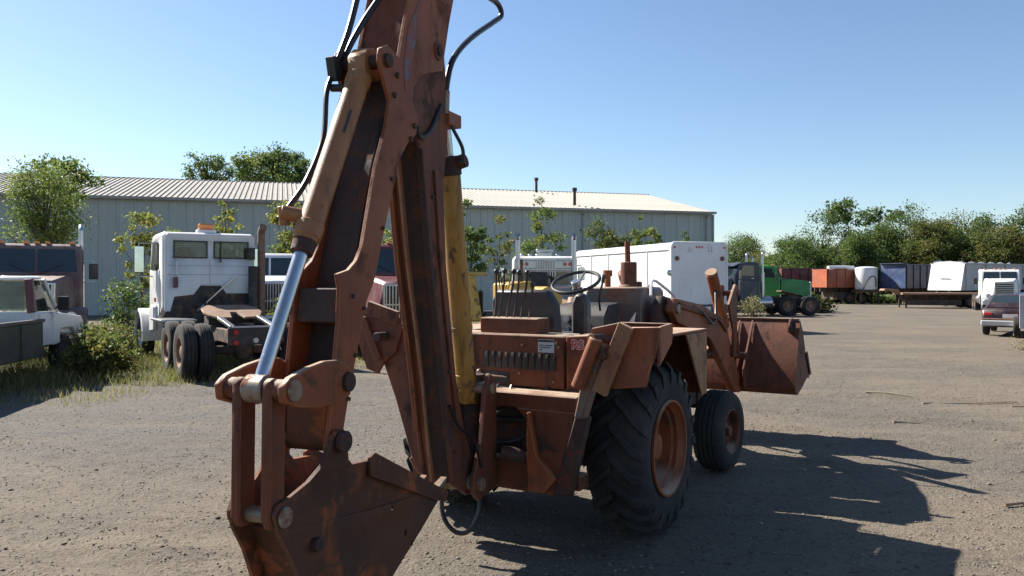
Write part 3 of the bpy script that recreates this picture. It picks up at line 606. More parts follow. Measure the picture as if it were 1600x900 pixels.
for sd in (1, -1):
    X = lambda a: a * sd
    k = 0.0 if sd > 0 else .13
    if sd > 0:
        arm_ = part('stabilizer_arm', lambda m: m.prism([(.56, .44), (.70, .46), (.83, .98), (.74, 1.02)], 'y', -.99, -.93), 'rustdark', bev=.01)  # lower arm given dark steel to stand in for its shade
        part('arm_plate', lambda m: m.prism([(.83, .98), (.985, 1.45), (.94, 1.53), (.88, 1.50), (.80, 1.10), (.775, .99)], 'y', -1.10, -.992), 'cowl', arm_, .01)
    else:
        arm_ = part('stabilizer_arm', lambda m: m.prism([(-.83, 1.24), (-.72, .99), (-.57, .58), (-.50, .46), (-.38, .46), (-.43, .80), (-.52, 1.2), (-.64, 1.52), (-.80, 1.50)], 'y', -1.03, -.98), 'rustred', bev=.008)
    if sd > 0: part('stabilizer_cylinder', lambda m: m.cyl((.825, -1.15, 1.19), (.955, -1.15, 1.50), .042), 'orange', bev=.006)
    else: part('stabilizer_cylinder', lambda m: m.cyl((-.50, -.93, .80), (-.68, -.93, 1.40), .042), 'orange', bev=.006)
    if sd > 0:
        pad = part('stabilizer_pad', lambda m: m.prism([(1.09, 1.57), (1.34, 1.578), (1.31, 1.42), (1.27, 1.33), (1.24, 1.21), (.98, 1.18), (1.0, 1.3)], 'y', -1.06, -1.035), 'orange', bev=.004)
        part('pad_edge', lambda m: m.beam((1.135, -1.10, 1.585), (.955, -1.10, 1.16), .10, .035, (0, 1, 0)), 'tan', pad, .004)
        part('pad_web', lambda m: m.prism([(.88, 1.52), (.95, 1.585), (1.30, 1.585), (1.30, 1.48), (.95, 1.42)], 'y', -.76, -.74), 'rustred', pad, .004)
        part('pad_cheek', lambda m: m.hexa([(.90, -1.10, 1.40), (.92, -1.10, 1.40), (.97, -.76, 1.45), (.95, -.76, 1.45), (.90, -1.10, 1.56), (.92, -1.10, 1.56), (.97, -.76, 1.585), (.95, -.76, 1.585)]), 'orange', pad, .003)
        part('pad_cheek', lambda m: m.hexa([(1.31, -1.05, 1.34), (1.33, -1.05, 1.34), (1.30, -.76, 1.46), (1.28, -.76, 1.46), (1.31, -1.05, 1.577), (1.33, -1.05, 1.577), (1.30, -.76, 1.585), (1.28, -.76, 1.585)]), 'orange', pad, .003)
        part('pad_rib', lambda m: m.prism([(.955, 1.44), (1.06, 1.455), (1.03, 1.36), (.985, 1.25), (.95, 1.33)], 'y', -1.0, -.975), 'tan', pad, .004)
        part('pad_pin', lambda m: m.cyl((.93, -1.17, 1.50), (.99, -.85, 1.46), .032), 'rustdark', pad, .003)
        part('pad_pin', lambda m: m.cyl((.985, -1.15, 1.40), (1.05, -.95, 1.37), .026), 'rustdark', pad, .003)
    else:
        pad = part('stabilizer_pad', lambda m: m.prism([(-1.12, 1.66), (-.90, 1.665), (-.66, 1.59), (-.64, 1.50), (-.70, 1.33), (-.80, 1.26), (-.86, 1.17), (-.97, 1.20), (-1.05, 1.40)], 'y', -1.06, -1.035), 'rustred', bev=.004)
        part('pad_edge', lambda m: m.beam((-.92, -1.10, 1.66), (-.64, -1.10, 1.585), .10, .03, (0, 1, 0)), 'rustred', pad, .004)
        part('pad_edge', lambda m: m.beam((-.98, -1.09, 1.58), (-.83, -1.09, 1.28), .06, .02, (0, 1, 0)), 'rustred', pad, .004)
        part('pad_pin', lambda m: m.cyl((-.78, -1.17, 1.45), (-.78, -.95, 1.45), .032), 'rustdark', pad, .003)
# swing tower + boom assembly frame: x = across the boom, y = forward, so reach towards the camera is -y
BM = Matrix.Translation((0, -1.10, 0)) @ Matrix.Rotation(R(10.3), 4, 'Z')
def sz(pts): return [(-s, z) for s, z in pts]
def bpart(name, fn, mat, parent=bh, bev=.004, smooth=35): return part(name, fn, mat, parent, bev, smooth, BM)
def both(name, pts, w0, w1, mat, parent=bh, bev=.004):
    out = []
    for sd in (1, -1): out.append(bpart(name, lambda m: m.prism(sz(pts), 'x', w0 * sd, w1 * sd), mat, parent, bev))
    return out
swt = bpart('swing_tower', lambda m: m.cyl((0, .02, .42), (0, .02, 1.22), .085).box(-.15, .15, -.05, .08, .46, .56).box(-.15, .15, -.05, .08, 1.1, 1.18), 'rustdark')
both('tower_plate', [(-.04, .46), (-.04, 1.2), (.08, 1.24), (.16, 1.12), (.22, .8), (.34, .62), (.34, .5), (.26, .44)], .14, .17, 'rustred', swt, .006)
bpart('tower_pin', lambda m: m.cyl((-.2, -.26, .55), (.2, -.26, .55), .045), 'wornsteel', swt)
bpart('tower_pin', lambda m: m.cyl((-.19, -.06, 1.14), (.19, -.06, 1.14), .04), 'wornsteel', swt)
part('swing_cylinder', lambda m: m.cyl((-.6, -.8, .62), (-.14, -1.06, .7), .055), 'rustdark', bev=0)
part('swing_cylinder', lambda m: m.cyl((.6, -.8, .62), (.2, -1.04, .7), .05), 'rustdark', bev=0)
boom_p = [(.97, 3.1), (1.08, 3.0), (1.13, 2.87), (1.08, 2.73), (.97, 2.62), (.94, 2.45), (.84, 1.96), (.745, 1.6), (.66, 1.25), (.60, .93), (.52, .60), (.30, .48), (.20, .52), (.20, .66), (.36, .92), (.475, 1.25), (.55, 1.6), (.62, 1.96), (.66, 2.45), (.60, 2.7), (.60, 3.0), (.66, 3.22), (.76, 3.30), (.90, 3.22)]
boom = both('boom', boom_p, .082, .105, 'rustred', bh, .003)[0]
bpart('boom_cover', lambda m: m.prism(sz([(1.05, 2.80), (.955, 2.62), (.825, 1.96), (.732, 1.6), (.648, 1.25), (.588, .93), (.50, .60), (.44, .60), (.53, .93), (.59, 1.25), (.675, 1.6), (.765, 1.96), (.87, 2.62)]), 'x', -.03, .081), 'rustdark', boom, 0)
bpart('boom_strip', lambda m: m.prism(sz([(1.05, 2.80), (.955, 2.62), (.825, 1.96), (.732, 1.6), (.648, 1.25), (.588, .93), (.50, .60), (.44, .60), (.53, .93), (.59, 1.25), (.675, 1.6), (.765, 1.96), (.87, 2.62)]), 'x', -.081, -.031), 'orange', boom, 0)
bpart('boom_back', lambda m: m.prism(sz([(.38, .92), (.495, 1.25), (.57, 1.6), (.64, 1.96), (.70, 2.5), (.70, 3.0), (.72, 3.0), (.72, 2.5), (.66, 1.96), (.59, 1.6), (.515, 1.25), (.40, .92)]), 'x', -.081, .081), 'rustred', boom, 0)
bpart('boom_flange', lambda m: m.prism(sz([(.98, 2.6), (.86, 1.96), (.765, 1.6), (.68, 1.25), (.62, .93), (.60, .93), (.66, 1.25), (.745, 1.6), (.84, 1.96), (.955, 2.6)]), 'x', -.115, -.085), 'orange', boom, .002)
bpart('boom_flange', lambda m: m.prism(sz([(.97, 2.6), (.855, 1.96), (.76, 1.6), (.675, 1.25), (.615, .93), (.60, .93), (.66, 1.25), (.745, 1.6), (.84, 1.96), (.955, 2.6)]), 'x', .08, .12), 'rustdark', boom, .002)
bpart('boom_foot_pin', lambda m: m.cyl((-.13, -.27, .56), (.13, -.27, .56), .055), 'wornsteel', boom)
# crowd cylinder, along the tractor side of the boom
cc = bpart('crowd_cylinder', lambda m: m.cyl((0, -.095, 1.16), (0, -.345, 2.53), .070, n=20).cyl((0, -.160, 1.53), (0, -.166, 1.56), .074, n=20).cyl((0, -.100, 1.18), (0, -.110, 1.24), .074, n=20), 'yellowcyl', bev=.003)
bpart('cylinder_clevis', lambda m: m.cyl((0, -.065, 1.04), (0, -.096, 1.17), .05).cyl((-.07, -.06, 1.08), (.07, -.06, 1.08), .05), 'yellowcyl', cc)
bpart('cylinder_gland', lambda m: m.cyl((0, -.345, 2.53), (0, -.367, 2.65), .078, n=20).cyl((.05, -.36, 2.60), (.12, -.36, 2.62), .045, n=14), 'rustdark', cc)
bpart('cylinder_rod', lambda m: m.cyl((0, -.365, 2.64), (0, -.64, 3.84), .034, n=16), 'chromedull', cc, 0)
bpart('hose_clamp_bar', lambda m: m.box(-.02, .13, -.62, -.45, 2.80, 2.88), 'orange', bev=.004)
# dipper arm with fork head
plate = [(.50, 3.95), (.56, 3.62), (.649, 3.384), (.715, 3.17), (.735, 3.09), (.83, 3.06), (.93, 3.03), (1.03, 2.985), (1.10, 2.91), (1.12, 2.84), (1.085, 2.79), (1.045, 2.74), (1.07, 2.66), (1.17, 2.59), (1.255, 2.50), (1.298, 2.396), (1.437, 2.068), (1.513, 1.86), (1.592, 1.75), (1.679, 1.51), (1.735, 1.36), (1.82, 1.09), (1.87, 1.05), (1.93, 1.07), (1.935, 1.10), (1.895, 1.27), (1.865, 1.481), (1.834, 1.667), (1.825, 1.82), (1.845, 1.885), (1.75, 1.905), (1.68, 1.95), (1.627, 2.021), (1.50, 2.426), (1.40, 2.637), (1.36, 2.778), (1.43, 2.90), (1.465, 2.96), (1.455, 3.03), (1.38, 3.065), (1.26, 3.03), (1.20, 3.22), (1.13, 3.42), (1.05, 3.95)]
dip = both('dipper_arm', plate, .115, .138, 'orange', bh, .003)[0]
bpart('dipper_channel', lambda m: m.prism(sz([(1.30, 2.95), (1.34, 2.70), (1.46, 2.42), (1.585, 2.02), (1.66, 1.80), (1.72, 1.5), (1.80, 1.12), (1.77, 1.12), (1.67, 1.5), (1.56, 1.80), (1.45, 2.07), (1.32, 2.4), (1.26, 2.55), (1.24, 2.95)]), 'x', -.114, .114), 'rustdark', dip, .003)
bpart('channel_rib', lambda m: m.prism(sz([(1.345, 2.7), (1.475, 2.42), (1.60, 2.02), (1.64, 1.9), (1.62, 1.9), (1.45, 2.42), (1.33, 2.7)]), 'x', .045, .09), 'rustdark', dip, .003)
bpart('dipper_collar', lambda m: m.prism(sz([(1.79, 1.82), (1.815, 1.66), (1.70, 1.64), (1.66, 1.80)]), 'x', -.113, .113), 'rustdark', dip, .006)
bpart('dipper_nose', lambda m: m.prism(sz([(1.885, 1.42), (1.905, 1.12), (1.89, 1.075), (1.80, 1.07), (1.78, 1.12), (1.73, 1.42)]), 'x', -.113, .113), 'bucketrust', dip, .01)
bpart('head_front', lambda m: m.prism(sz([(1.25, 3.03), (1.185, 3.23), (1.115, 3.43), (1.035, 3.95), (1.01, 3.95), (1.09, 3.43), (1.16, 3.22), (1.22, 3.03)]), 'x', -.114, .114), 'rustred', dip, 0)
bpart('head_back', lambda m: m.prism(sz([(.52, 3.95), (.58, 3.62), (.665, 3.4), (.69, 3.4), (.605, 3.62), (.545, 3.95)]), 'x', -.114, .114), 'rustred', dip, 0)
bpart('blue_paint_patch', lambda m: m.prism(sz([(1.165, 3.22), (1.02, 3.42), (.98, 3.5), (1.05, 3.30), (1.10, 3.10), (1.16, 2.95), (1.20, 2.86), (1.215, 3.0)]), 'x', .1385, .1405), 'bluepaint', dip, 0)
for s_, z_, r_ in ((1.395, 2.98, .036), (.80, 3.19, .055), (.80, 3.19, .03)):
    bpart('pin_boss', lambda m: m.cyl((-.15, -s_, z_), (.148 + (.012 if r_ < .05 else 0), -s_, z_), r_, n=18), 'rustdark' if r_ != .055 else 'rustred', dip, .003)
for s_, z_ in ((1.29, 2.93), (1.32, 2.82), (1.10, 2.70), (1.14, 2.62), (.66, 3.6)):
    bpart('bolt_head', lambda m: m.cyl((.138, -s_, z_), (.150, -s_, z_), .016, n=6), 'rustdark', dip, 0)
# bucket cylinder
a0 = Vector((0, -1.385, 2.99)); a1 = Vector((0, -1.905, 2.03)); a2 = Vector((0, -2.215, 1.43)); dd = (a1 - a0).normalized()
bc = bpart('bucket_cylinder', lambda m: m.cyl(a0 + dd * .10, a1, .060, n=24).cyl(a0 + dd * .10, a0 + dd * .16, .066, n=24).cyl(a1 - dd * .10, a1 - dd * .02, .067, n=24).prism([(-1.47, 2.90), (-1.31, 2.90), (-1.31, 3.02), (-1.36, 3.06), (-1.42, 3.05), (-1.47, 3.0)], 'x', -.05, .05), 'tancyl', bev=.006)
bpart('cylinder_gland', lambda m: m.cyl(a1 - dd * .02, a1 + dd * .06, .058, .052, n=22), 'rustdark', bc, .004)
bpart('hose_port', lambda m: m.cyl((-.03, -1.85, 2.15), (-.12, -1.92, 2.17), .036, n=12).cyl((-.115, -1.90, 2.11), (-.115, -1.91, 2.2), .026), 'tancyl', bc, .003)
bpart('cylinder_rod', lambda m: m.cyl(a1 + dd * .06, a2, .033, n=24), 'chrome', bc, 0)
pp = Vector((.5, -.35, .15)).normalized()
for q_ in range(7):
    c0 = a0 + dd * (.36 + q_ * .021); sd_v = Vector((.55, -.74, -.4)); sd_v = (sd_v - dd * sd_v.dot(dd)).normalized()
    bpart('paint_mark', lambda m: m.beam(c0 + sd_v * .0595, c0 + sd_v * .0615, .013, .016 + .004 * (q_ % 3), tuple(dd)), 'blackpaint', bc, 0)
bpart('hose_manifold', lambda m: m.beam((-.12, -1.47, 2.88), (-.12, -1.5, 3.0), .05, .06).cyl((-.13, -1.50, 2.84), (-.02, -1.46, 2.84), .02), 'blackpaint', bc, .004)
# linkage
lev = [(2.30, 1.42), (2.25, 1.455), (2.12, 1.485), (2.0, 1.50), (1.89, 1.495), (1.80, 1.455), (1.775, 1.39), (1.80, 1.325), (1.90, 1.305), (2.05, 1.30), (2.20, 1.325), (2.29, 1.355)]
both('rocker_lever', lev, .142, .178, 'orange', bh, .006)
lnk = []
for sd in (1, -1):
    lnk.append(bpart('bucket_link', lambda m: m.prism(sz([(2.285, 1.43), (2.255, 1.45), (2.20, 1.44), (2.175, 1.39), (2.185, .86), (2.215, .82), (2.27, .82), (2.295, .87)]), 'x', .052 * sd, .100 * sd), 'rustred', bev=.01))
bpart('link_pin', lambda m: m.cyl((-.185, -2.235, 1.40), (.185, -2.235, 1.40), .034, n=18).cyl((.178, -2.235, 1.40), (.19, -2.235, 1.40), .046, n=18), 'wornsteel', bev=.003)
bpart('rod_eye', lambda m: m.cyl((-.05, -2.235, 1.40), (.05, -2.235, 1.40), .06, n=20), 'wornsteel', bev=.006)
bpart('lever_pivot_pin', lambda m: m.cyl((-.2, -1.83, 1.39), (.2, -1.83, 1.39), .045, n=18), 'rustdark', bev=.004)
bpart('link_collar', lambda m: m.cyl((.1, -2.235, 1.40), (.142, -2.235, 1.40), .045), 'rustred', bev=.003)
bpart('link_collar', lambda m: m.cyl((-.142, -2.235, 1.40), (-.1, -2.235, 1.40), .045), 'rustred', bev=.003)
# digging bucket
QW = .150
wrap = [(.83, .64), (1.10, .51), (1.43, .362), (1.66, .268), (1.81, .245), (1.91, .30), (1.99, .43), (2.06, .60), (2.13, .78)]
def inner(p, t):
    out = []
    for i in range(len(p)):
        a = Vector(p[max(0, i - 1)]); b = Vector(p[min(len(p) - 1, i + 1)]); d = (b - a).normalized(); out.append((p[i][0] - d.y * t, p[i][1] + d.x * t))
    return out
def taper(m):
    inv = BM.inverted()
    for v in m.bm.verts:
        p = inv @ v.co; f = 1 - .30 * smoothstep(1.90, 2.24, -p.y); v.co = BM @ Vector((p.x * f, p.y, p.z))
digb = bpart('digging_bucket', lambda m: (m.prism(sz(wrap + inner(wrap, .022)[::-1]), 'x', -QW + .001, QW - .001), taper(m)), 'bucketrust', bev=.003)
side = [(.80, .635), (1.58, .965), (1.62, .985), (1.78, 1.0), (1.812, 1.03), (1.825, 1.14), (1.85, 1.175), (1.90, 1.178), (1.94, 1.15), (2.0, 1.04), (2.08, .985), (2.18, .945), (2.26, .93), (2.285, .89), (2.26, .81), (2.19, .70), (2.12, .56), (2.05, .42), (1.96, .29), (1.83, .215), (1.66, .238), (1.42, .338), (1.09, .49)]
holes = [(1.40, .70, .016), (1.26, .53, .022), (1.19, .455, .020), (.98, .675, .009)]
def holed_plate(m, x0, x1, with_holes):
    loops = [[Vector((-a_, b_, 0)) for a_, b_ in side]]
    if with_holes:
        for s_, z_, r_ in holes:
            loops.append([Vector((-s_ + r_ * (.8 + .3 * math.sin(k * 2.3)) * math.cos(k * math.pi / 3.5) * .8, z_ + r_ * (.9 + .3 * math.cos(k * 1.7)) * math.sin(k * math.pi / 3.5) * 1.3, 0)) for k in range(7)])
    flat = [p for lp in loops for p in lp]; n_ = len(flat)
    tris = tessellate_polygon(loops)
    vs = [(x0, p.x, p.y) for p in flat] + [(x1, p.x, p.y) for p in flat]
    fs = [tuple(t) for t in tris] + [tuple(n_ + i for i in reversed(t)) for t in tris]
    st = 0
    for lp in loops:
        k = len(lp); fs += [(st + i, st + (i + 1) % k, n_ + st + (i + 1) % k, n_ + st + i) for i in range(k)]; st += k
    m._f(vs, fs); taper(m)
for sd in (1, -1):
    pl = bpart('bucket_side', lambda m: holed_plate(m, QW * sd, (QW + .024) * sd, sd > 0), 'bucketrust', digb, 0)
    bpart('side_cutter', lambda m: m.prism(sz([(.775, .63), (.80, .575), (.92, .615), (1.64, .915), (1.65, 1.005), (1.60, 1.02)]), 'x', (QW + .0245) * sd, (QW + .044) * sd), 'bucketrust', digb, .003)
    bpart('ear_boss', lambda m: m.cyl((.174 * sd, -1.88, 1.125), (.212 * sd, -1.88, 1.125), .05, n=18), 'rustdark', digb, .008)
    bpart('ear_washer', lambda m: m.cyl((.122 * sd, -2.225, .87), (.140 * sd, -2.225, .87), .045, n=16), 'wornsteel', digb, .006)
bpart('bucket_pin', lambda m: m.cyl((-.125, -2.225, .87), (.125, -2.225, .87), .035, n=16), 'wornsteel', digb, .003)
bpart('bucket_pin', lambda m: m.cyl((-.19, -1.865, 1.13), (.19, -1.865, 1.13), .036, n=16), 'wornsteel', digb, .003)
for w_ in (-.13, 0, .13):
    bpart('tooth', lambda m: m.hexa([(w_ - .035, -.95, .565), (w_ + .035, -.95, .565), (w_ + .022, -.70, .68), (w_ - .022, -.70, .68), (w_ - .035, -.95, .63), (w_ + .035, -.95, .63), (w_ + .022, -.70, .695), (w_ - .022, -.70, .695)]), 'wornsteel', digb, .004)
bpart('wear_boss', lambda m: m.cyl((QW - .03, -2.03, .70), (QW + .020, -2.03, .70), .032, n=14), 'rustdark', digb, .003)
# hydraulic hoses
hz = lambda pts: [(w, -s, z) for s, z, w in pts]
for off in (0, .035):
    bpart('hydraulic_hose', lambda m: m.tube(hz([(1.20 - off, 3.75, -.06), (1.307, 3.40, -.08), (1.38, 3.16, -.10), (1.462, 2.97, -.12), (1.48, 2.90, -.12)]) if off == 0 else hz([(1.06, 3.6, -.02), (1.16, 3.42, -.03), (1.27, 3.25, -.07), (1.36, 3.08, -.11), (1.42, 2.97, -.11)]), .017, 8), 'black', bev=0)
bpart('hydraulic_hose', lambda m: m.tube(hz([(1.49, 2.90, -.13), (1.55, 2.80, -.12), (1.61, 2.56, -.10), (1.72, 2.34, -.12), (1.86, 2.19, -.13), (1.92, 2.14, -.13)]), .014, 8), 'black', bev=0)
bpart('hydraulic_hose', lambda m: m.tube(hz([(.45, 3.72, .05), (.235, 3.73, .1), (-.05, 3.79, .1), (-.25, 3.80, .1), (-.30, 3.74, .1), (-.15, 3.648, .1), (.235, 3.428, .1), (.50, 3.23, .1), (.60, 3.05, .1), (.62, 2.88, .1)]), .019, 8), 'black', bev=0)
bpart('hydraulic_hose', lambda m: m.tube(hz([(.62, 2.88, .1), (.55, 2.78, .12), (.46, 2.68, .14), (.43, 2.60, .13), (.42, 2.62, .1)]), .012, 8), 'black', bev=0)
bpart('hose_fitting', lambda m: m.cyl((.1, -.62, 2.86), (.1, -.61, 3.0), .024, n=10), 'wornsteel', bev=0)
bpart('hydraulic_hose', lambda m: m.tube(hz([(.70, 2.9, .11), (.86, 2.72, .12), (.98, 2.66, .12), (1.05, 2.70, .13)]), .013, 8), 'black', bev=0)
bpart('boom_pipe', lambda m: m.tube(hz([(1.08, 2.75, -.02), (.985, 2.55, -.03), (.865, 1.96, -.03), (.755, 1.55, -.03), (.665, 1.2, -.03), (.61, .9, -.03), (.55, .62, -.03)]), .009, 6), 'tan', bev=0)
part('hydraulic_hose', lambda m: m.tube([(-.12, -1.16, .62), (-.17, -1.2, .40), (-.14, -1.22, .25), (-.04, -1.22, .17), (.06, -1.2, .20), (.1, -1.15, .34), (.05, -1.1, .5)], .016, 8), 'black', bev=0)
for q in (0, .05):
    part('hose_end', lambda m: m.cyl((-.17 + q, -1.30, .60), (-.10 + q, -1.25, .46), .013, n=8), 'wornsteel', bev=0)

# ------------------------------------------------------------------ trucks (x right, y forward, origin under the cab's back wall)
def vp(root, name, fn, mat, parent=None, bev=.012, smooth=35):
    m = MB(); fn(m); return m.build(name, mat, parent or root, bev, smooth)
def stack(root, x, y, z0, z1, r=.07, mat='chromedull', curve=1, shield=None):
    o = vp(root, 'exhaust_stack', lambda m: m.tube([(x, y, z0), (x, y, (z0 + z1) / 2), (x, y, z1 - .25), (x, y - .02 * curve, z1 - .1), (x + .0, y - .16 * curve, z1)], r, 12, 4), mat, bev=0)
    if shield: vp(root, 'heat_shield', lambda m: m.cyl((x, y, z0 + .1), (x, y, z0 + (z1 - z0) * .55), r * 1.55, n=14), shield, o, 0)
    return o
def mirror(root, sd, x, y, z, h=.42, mat='chromedull', glass_back=True):
    o = vp(root, 'mirror', lambda m: m.box(x * sd - .11, x * sd + .11, y - .03, y + .03, z, z + h), 'blackpaint', bev=.02)
    vp(root, 'mirror_glass', lambda m: m.box(x * sd - .095, x * sd + .095, y - .036, y - .031, z + .02, z + h - .02), 'mirror', o, 0)
    for dz, e in ((h + .06, h), (-.08, 0)):
        vp(root, 'mirror_arm', lambda m: m.tube([(.9 * sd, y - .05, z + dz), (x * sd, y, z + dz), (x * sd, y, z + e)], .016, 6, 1), mat, o, 0)
def tandem(root, ys, r=.52, rim='rustplate'):
    for y in ys:
        for sd in (1, -1):
            wheel(root, 1.06 * sd, y, r, .27, sd, rim, 'rear_wheel'); wheel(root, .76 * sd, y, r, .27, sd, rim, 'rear_wheel')
        vp(root, 'axle', lambda m: m.cyl((-1, y, r), (1, y, r), .09).ball((0, y, r), .22), 'frame', bev=0)
def chassis(root, y0, y1, z=.95):
    def f(m):
        for sd in (1, -1): m.box(.38 * sd - .04, .38 * sd + .04, y0, y1, z - .26, z)
        k = y0 + .15
        while k < y1: m.box(-.36, .36, k, k + .08, z - .22, z - .06); k += 1.1
    return vp(root, 'chassis_frame', f, 'frame')
def fifth_wheel(root, y, z=1.0):
    tl = Matrix.Translation((0, y, z + .19)) @ Matrix.Rotation(R(13), 4, 'X') @ Matrix.Translation((0, -y, 0))
    m = MB(tl).prism([(-.40, y + .48), (-.56, y + .25), (-.58, y - .1), (-.44, y - .46), (-.12, y - .52), (-.06, y - .1), (.06, y - .1), (.12, y - .52), (.44, y - .46), (.58, y - .1), (.56, y + .25), (.40, y + .48)], 'z', 0, .05)
    o = m.build('fifth_wheel', 'rustplate', root, .012)
    vp(root, 'fifth_wheel_mount', lambda m: m.box(-.5, -.35, y - .2, y + .2, z - .02, z + .13).box(.35, .5, y - .2, y + .2, z - .02, z + .13).box(-.36, .36, y - .1, y + .1, z - .02, z + .1), 'frame', o)
def tail_lights(root, y, z, spots):
    vp(root, 'rear_crossmember', lambda m: m.box(-.5, .5, y, y + .05, z - .18, z + .14), 'blackpaint')
    for x, dz, c in spots: vp(root, 'tail_light', lambda m: m.cyl((x, y - .002, z + dz), (x, y - .03, z + dz), .052, .045, 14), c, bev=0)

def conventional(name, label, loc, heading, paint, group=None, cat='truck', roof=2.8, hood_len=1.9, frame_back=-4.2, hoodmat=None, sleeper=0, lights=True, stacks=1, rim='chromedull', bars='v', front_wheels=True, rear=True, hood_top=1.85, grille_mat='chromedull', visor=False, hood_w=1.0):
    t = thing(name, label, cat, loc, heading, group); hm = hoodmat or paint
    f0 = 1.45      # front of cab
    chassis(t, frame_back, f0 + hood_len - .1)
    cab = vp(t, 'cab', lambda m: m.prism([(0, .95), (0, roof - .08), (.12, roof), (1.05, roof - .02), (1.2, roof - .1), (1.45, roof - .78), (1.45, .95)], 'x', -1.05, 1.05), paint, bev=.05)
    for sd in (1, -1):   # windscreen halves lie on the slope
        vp(t, 'windscreen', lambda m: m.hexa([(.03 * sd, 1.452, roof - .76), (.93 * sd, 1.452, roof - .76), (.93 * sd, 1.43, roof - .76), (.03 * sd, 1.43, roof - .76), (.03 * sd, 1.235, roof - .16), (.88 * sd, 1.235, roof - .16), (.88 * sd, 1.2, roof - .16), (.03 * sd, 1.2, roof - .16)]), 'glass', cab, 0)
        d = vp(t, 'door', lambda m: m.prism([(.28, .98), (.28, roof - .14), (1.02, roof - .14), (1.3, roof - .76), (1.3, .98)], 'x', 1.048 * sd, 1.07 * sd), paint, bev=.006)
        vp(t, 'door_window', lambda m: m.prism([(.36, roof - .76), (.36, roof - .2), (.98, roof - .2), (1.2, roof - .74)], 'x', 1.066 * sd, 1.078 * sd), 'glass', d, 0)
        vp(t, 'door_handle', lambda m: m.box(1.07 * sd - .02, 1.07 * sd + .02, .36, .52, roof - .92, roof - .88), 'chromedull', d, .004)
        vp(t, 'wiper', lambda m: m.beam((.15 * sd, 1.475, roof - .77), (.6 * sd, 1.40, roof - .55), .02, .015), 'black', cab, 0)
        vp(t, 'rear_window', lambda m: m.box(.12 * sd, .82 * sd, -.012, .004, roof - .75, roof - .3), 'glass', cab, 0)
    if visor: vp(t, 'sun_visor', lambda m: m.prism([(1.16, roof - .06), (1.46, roof - .22), (1.45, roof - .24), (1.18, roof - .14)], 'x', -1.02, 1.02), paint, bev=.004)
    if sleeper: vp(t, 'sleeper', lambda m: m.box(-1.04, 1.04, -sleeper, -.012, 1.0, roof + .04), paint, bev=.05)
    if lights:
        for x in (-.8, -.25, 0, .25, .8): vp(t, 'clearance_light', lambda m: m.box(x - .06, x + .06, .95, 1.08, roof - .02, roof + .055), 'amber', bev=.02)
    y1 = f0 + hood_len; hw = hood_w; ht = hood_top
    hood = vp(t, 'hood', lambda m: m.hexa([(-hw * .95, f0 + .01, 1.0), (hw * .95, f0 + .01, 1.0), (hw * .62, y1, 1.0), (-hw * .62, y1, 1.0), (-hw * .9, f0 + .01, ht + .1), (hw * .9, f0 + .01, ht + .1), (hw * .5, y1, ht - .08), (-hw * .5, y1, ht - .08)]), hm, bev=.07)
    g = vp(t, 'grille', lambda m: m.box(-hw * .52, hw * .52, y1 - .02, y1 + .05, .85, ht - .12), grille_mat, bev=.02)
    vp(t, 'grille_core', lambda m: m.box(-hw * .47, hw * .47, y1 + .046, y1 + .056, .9, ht - .17), 'black', g, 0)
    def gb(m):
        if bars == 'v':
            for i in range(13): x = -hw * .44 + i * hw * .88 / 12; m.box(x - .012, x + .012, y1 + .052, y1 + .07, .9, ht - .17)
            m.box(-hw * .47, hw * .47, y1 + .054, y1 + .066, 1.3, 1.33)
        else:
            for i in range(8): z = .94 + i * (ht - 1.15) / 7; m.box(-hw * .47, hw * .47, y1 + .052, y1 + .07, z - .02, z + .02)
    stuff(vp(t, 'grille_bars', gb, 'chromedull', g, 0))
    vp(t, 'bumper', lambda m: m.prism([(-1.15, y1 - .05), (-1.1, y1 + .22), (1.1, y1 + .22), (1.15, y1 - .05), (1.05, y1 - .02), (-1.05, y1 - .02)], 'z', .45, .8), grille_mat, bev=.02)
    yw = y1 - .75
    for sd in (1, -1):
        vp(t, 'fender', lambda m: m.lathe([(.62 * sd, .66), (1.14 * sd, .66), (1.16 * sd, .62), (1.16 * sd, .56), (1.13 * sd, .6), (.62 * sd, .62)], (0, yw, .55), 'x', 14, R(-8), R(188), True), hm, bev=0)
        hl = vp(t, 'headlight', lambda m: m.cyl((.82 * sd, y1 - .3, 1.0), (.82 * sd, y1 - .06, 1.0), .12, .15, 16), hm, bev=.01)
        vp(t, 'lens', lambda m: m.cyl((.82 * sd, y1 - .06, 1.0), (.82 * sd, y1 - .035, 1.0), .12, n=16), 'clear', hl, 0)
        mirror(t, sd, 1.32, 1.25, roof - .95)
        wheel(t, .98 * sd, yw, .52, .28, sd, rim, 'front_wheel')
        vp(t, 'fuel_tank', lambda m: m.cyl((.88 * sd, -.7, .72), (.88 * sd, .55, .72), .3, n=18), 'chromedull', bev=.02)
    vp(t, 'front_axle', lambda m: m.cyl((-.9, yw, .5), (.9, yw, .5), .07), 'frame', bev=0)
    if stacks >= 1: stack(t, 1.02, -.14 - sleeper, 1.0, roof + .55, shield='chromedull')
    if stacks >= 2: stack(t, -1.02, -.14 - sleeper, 1.0, roof + .55, shield='chromedull')
    if rear: tandem(t, (frame_back + .75, frame_back + 2.05)); fifth_wheel(t, frame_back + 1.5)
    return t

# far left: dusty maroon-grey conventional, nose to the yard
conventional('semi_truck', 'dusty grey-maroon conventional truck with amber roof lights behind the white pickup', (-12.95, 22.0, 0), 152, 'greymaroon', roof=2.86, hood_len=1.9, stacks=2, hood_top=1.95, hood_w=.95, rim='rustplate')
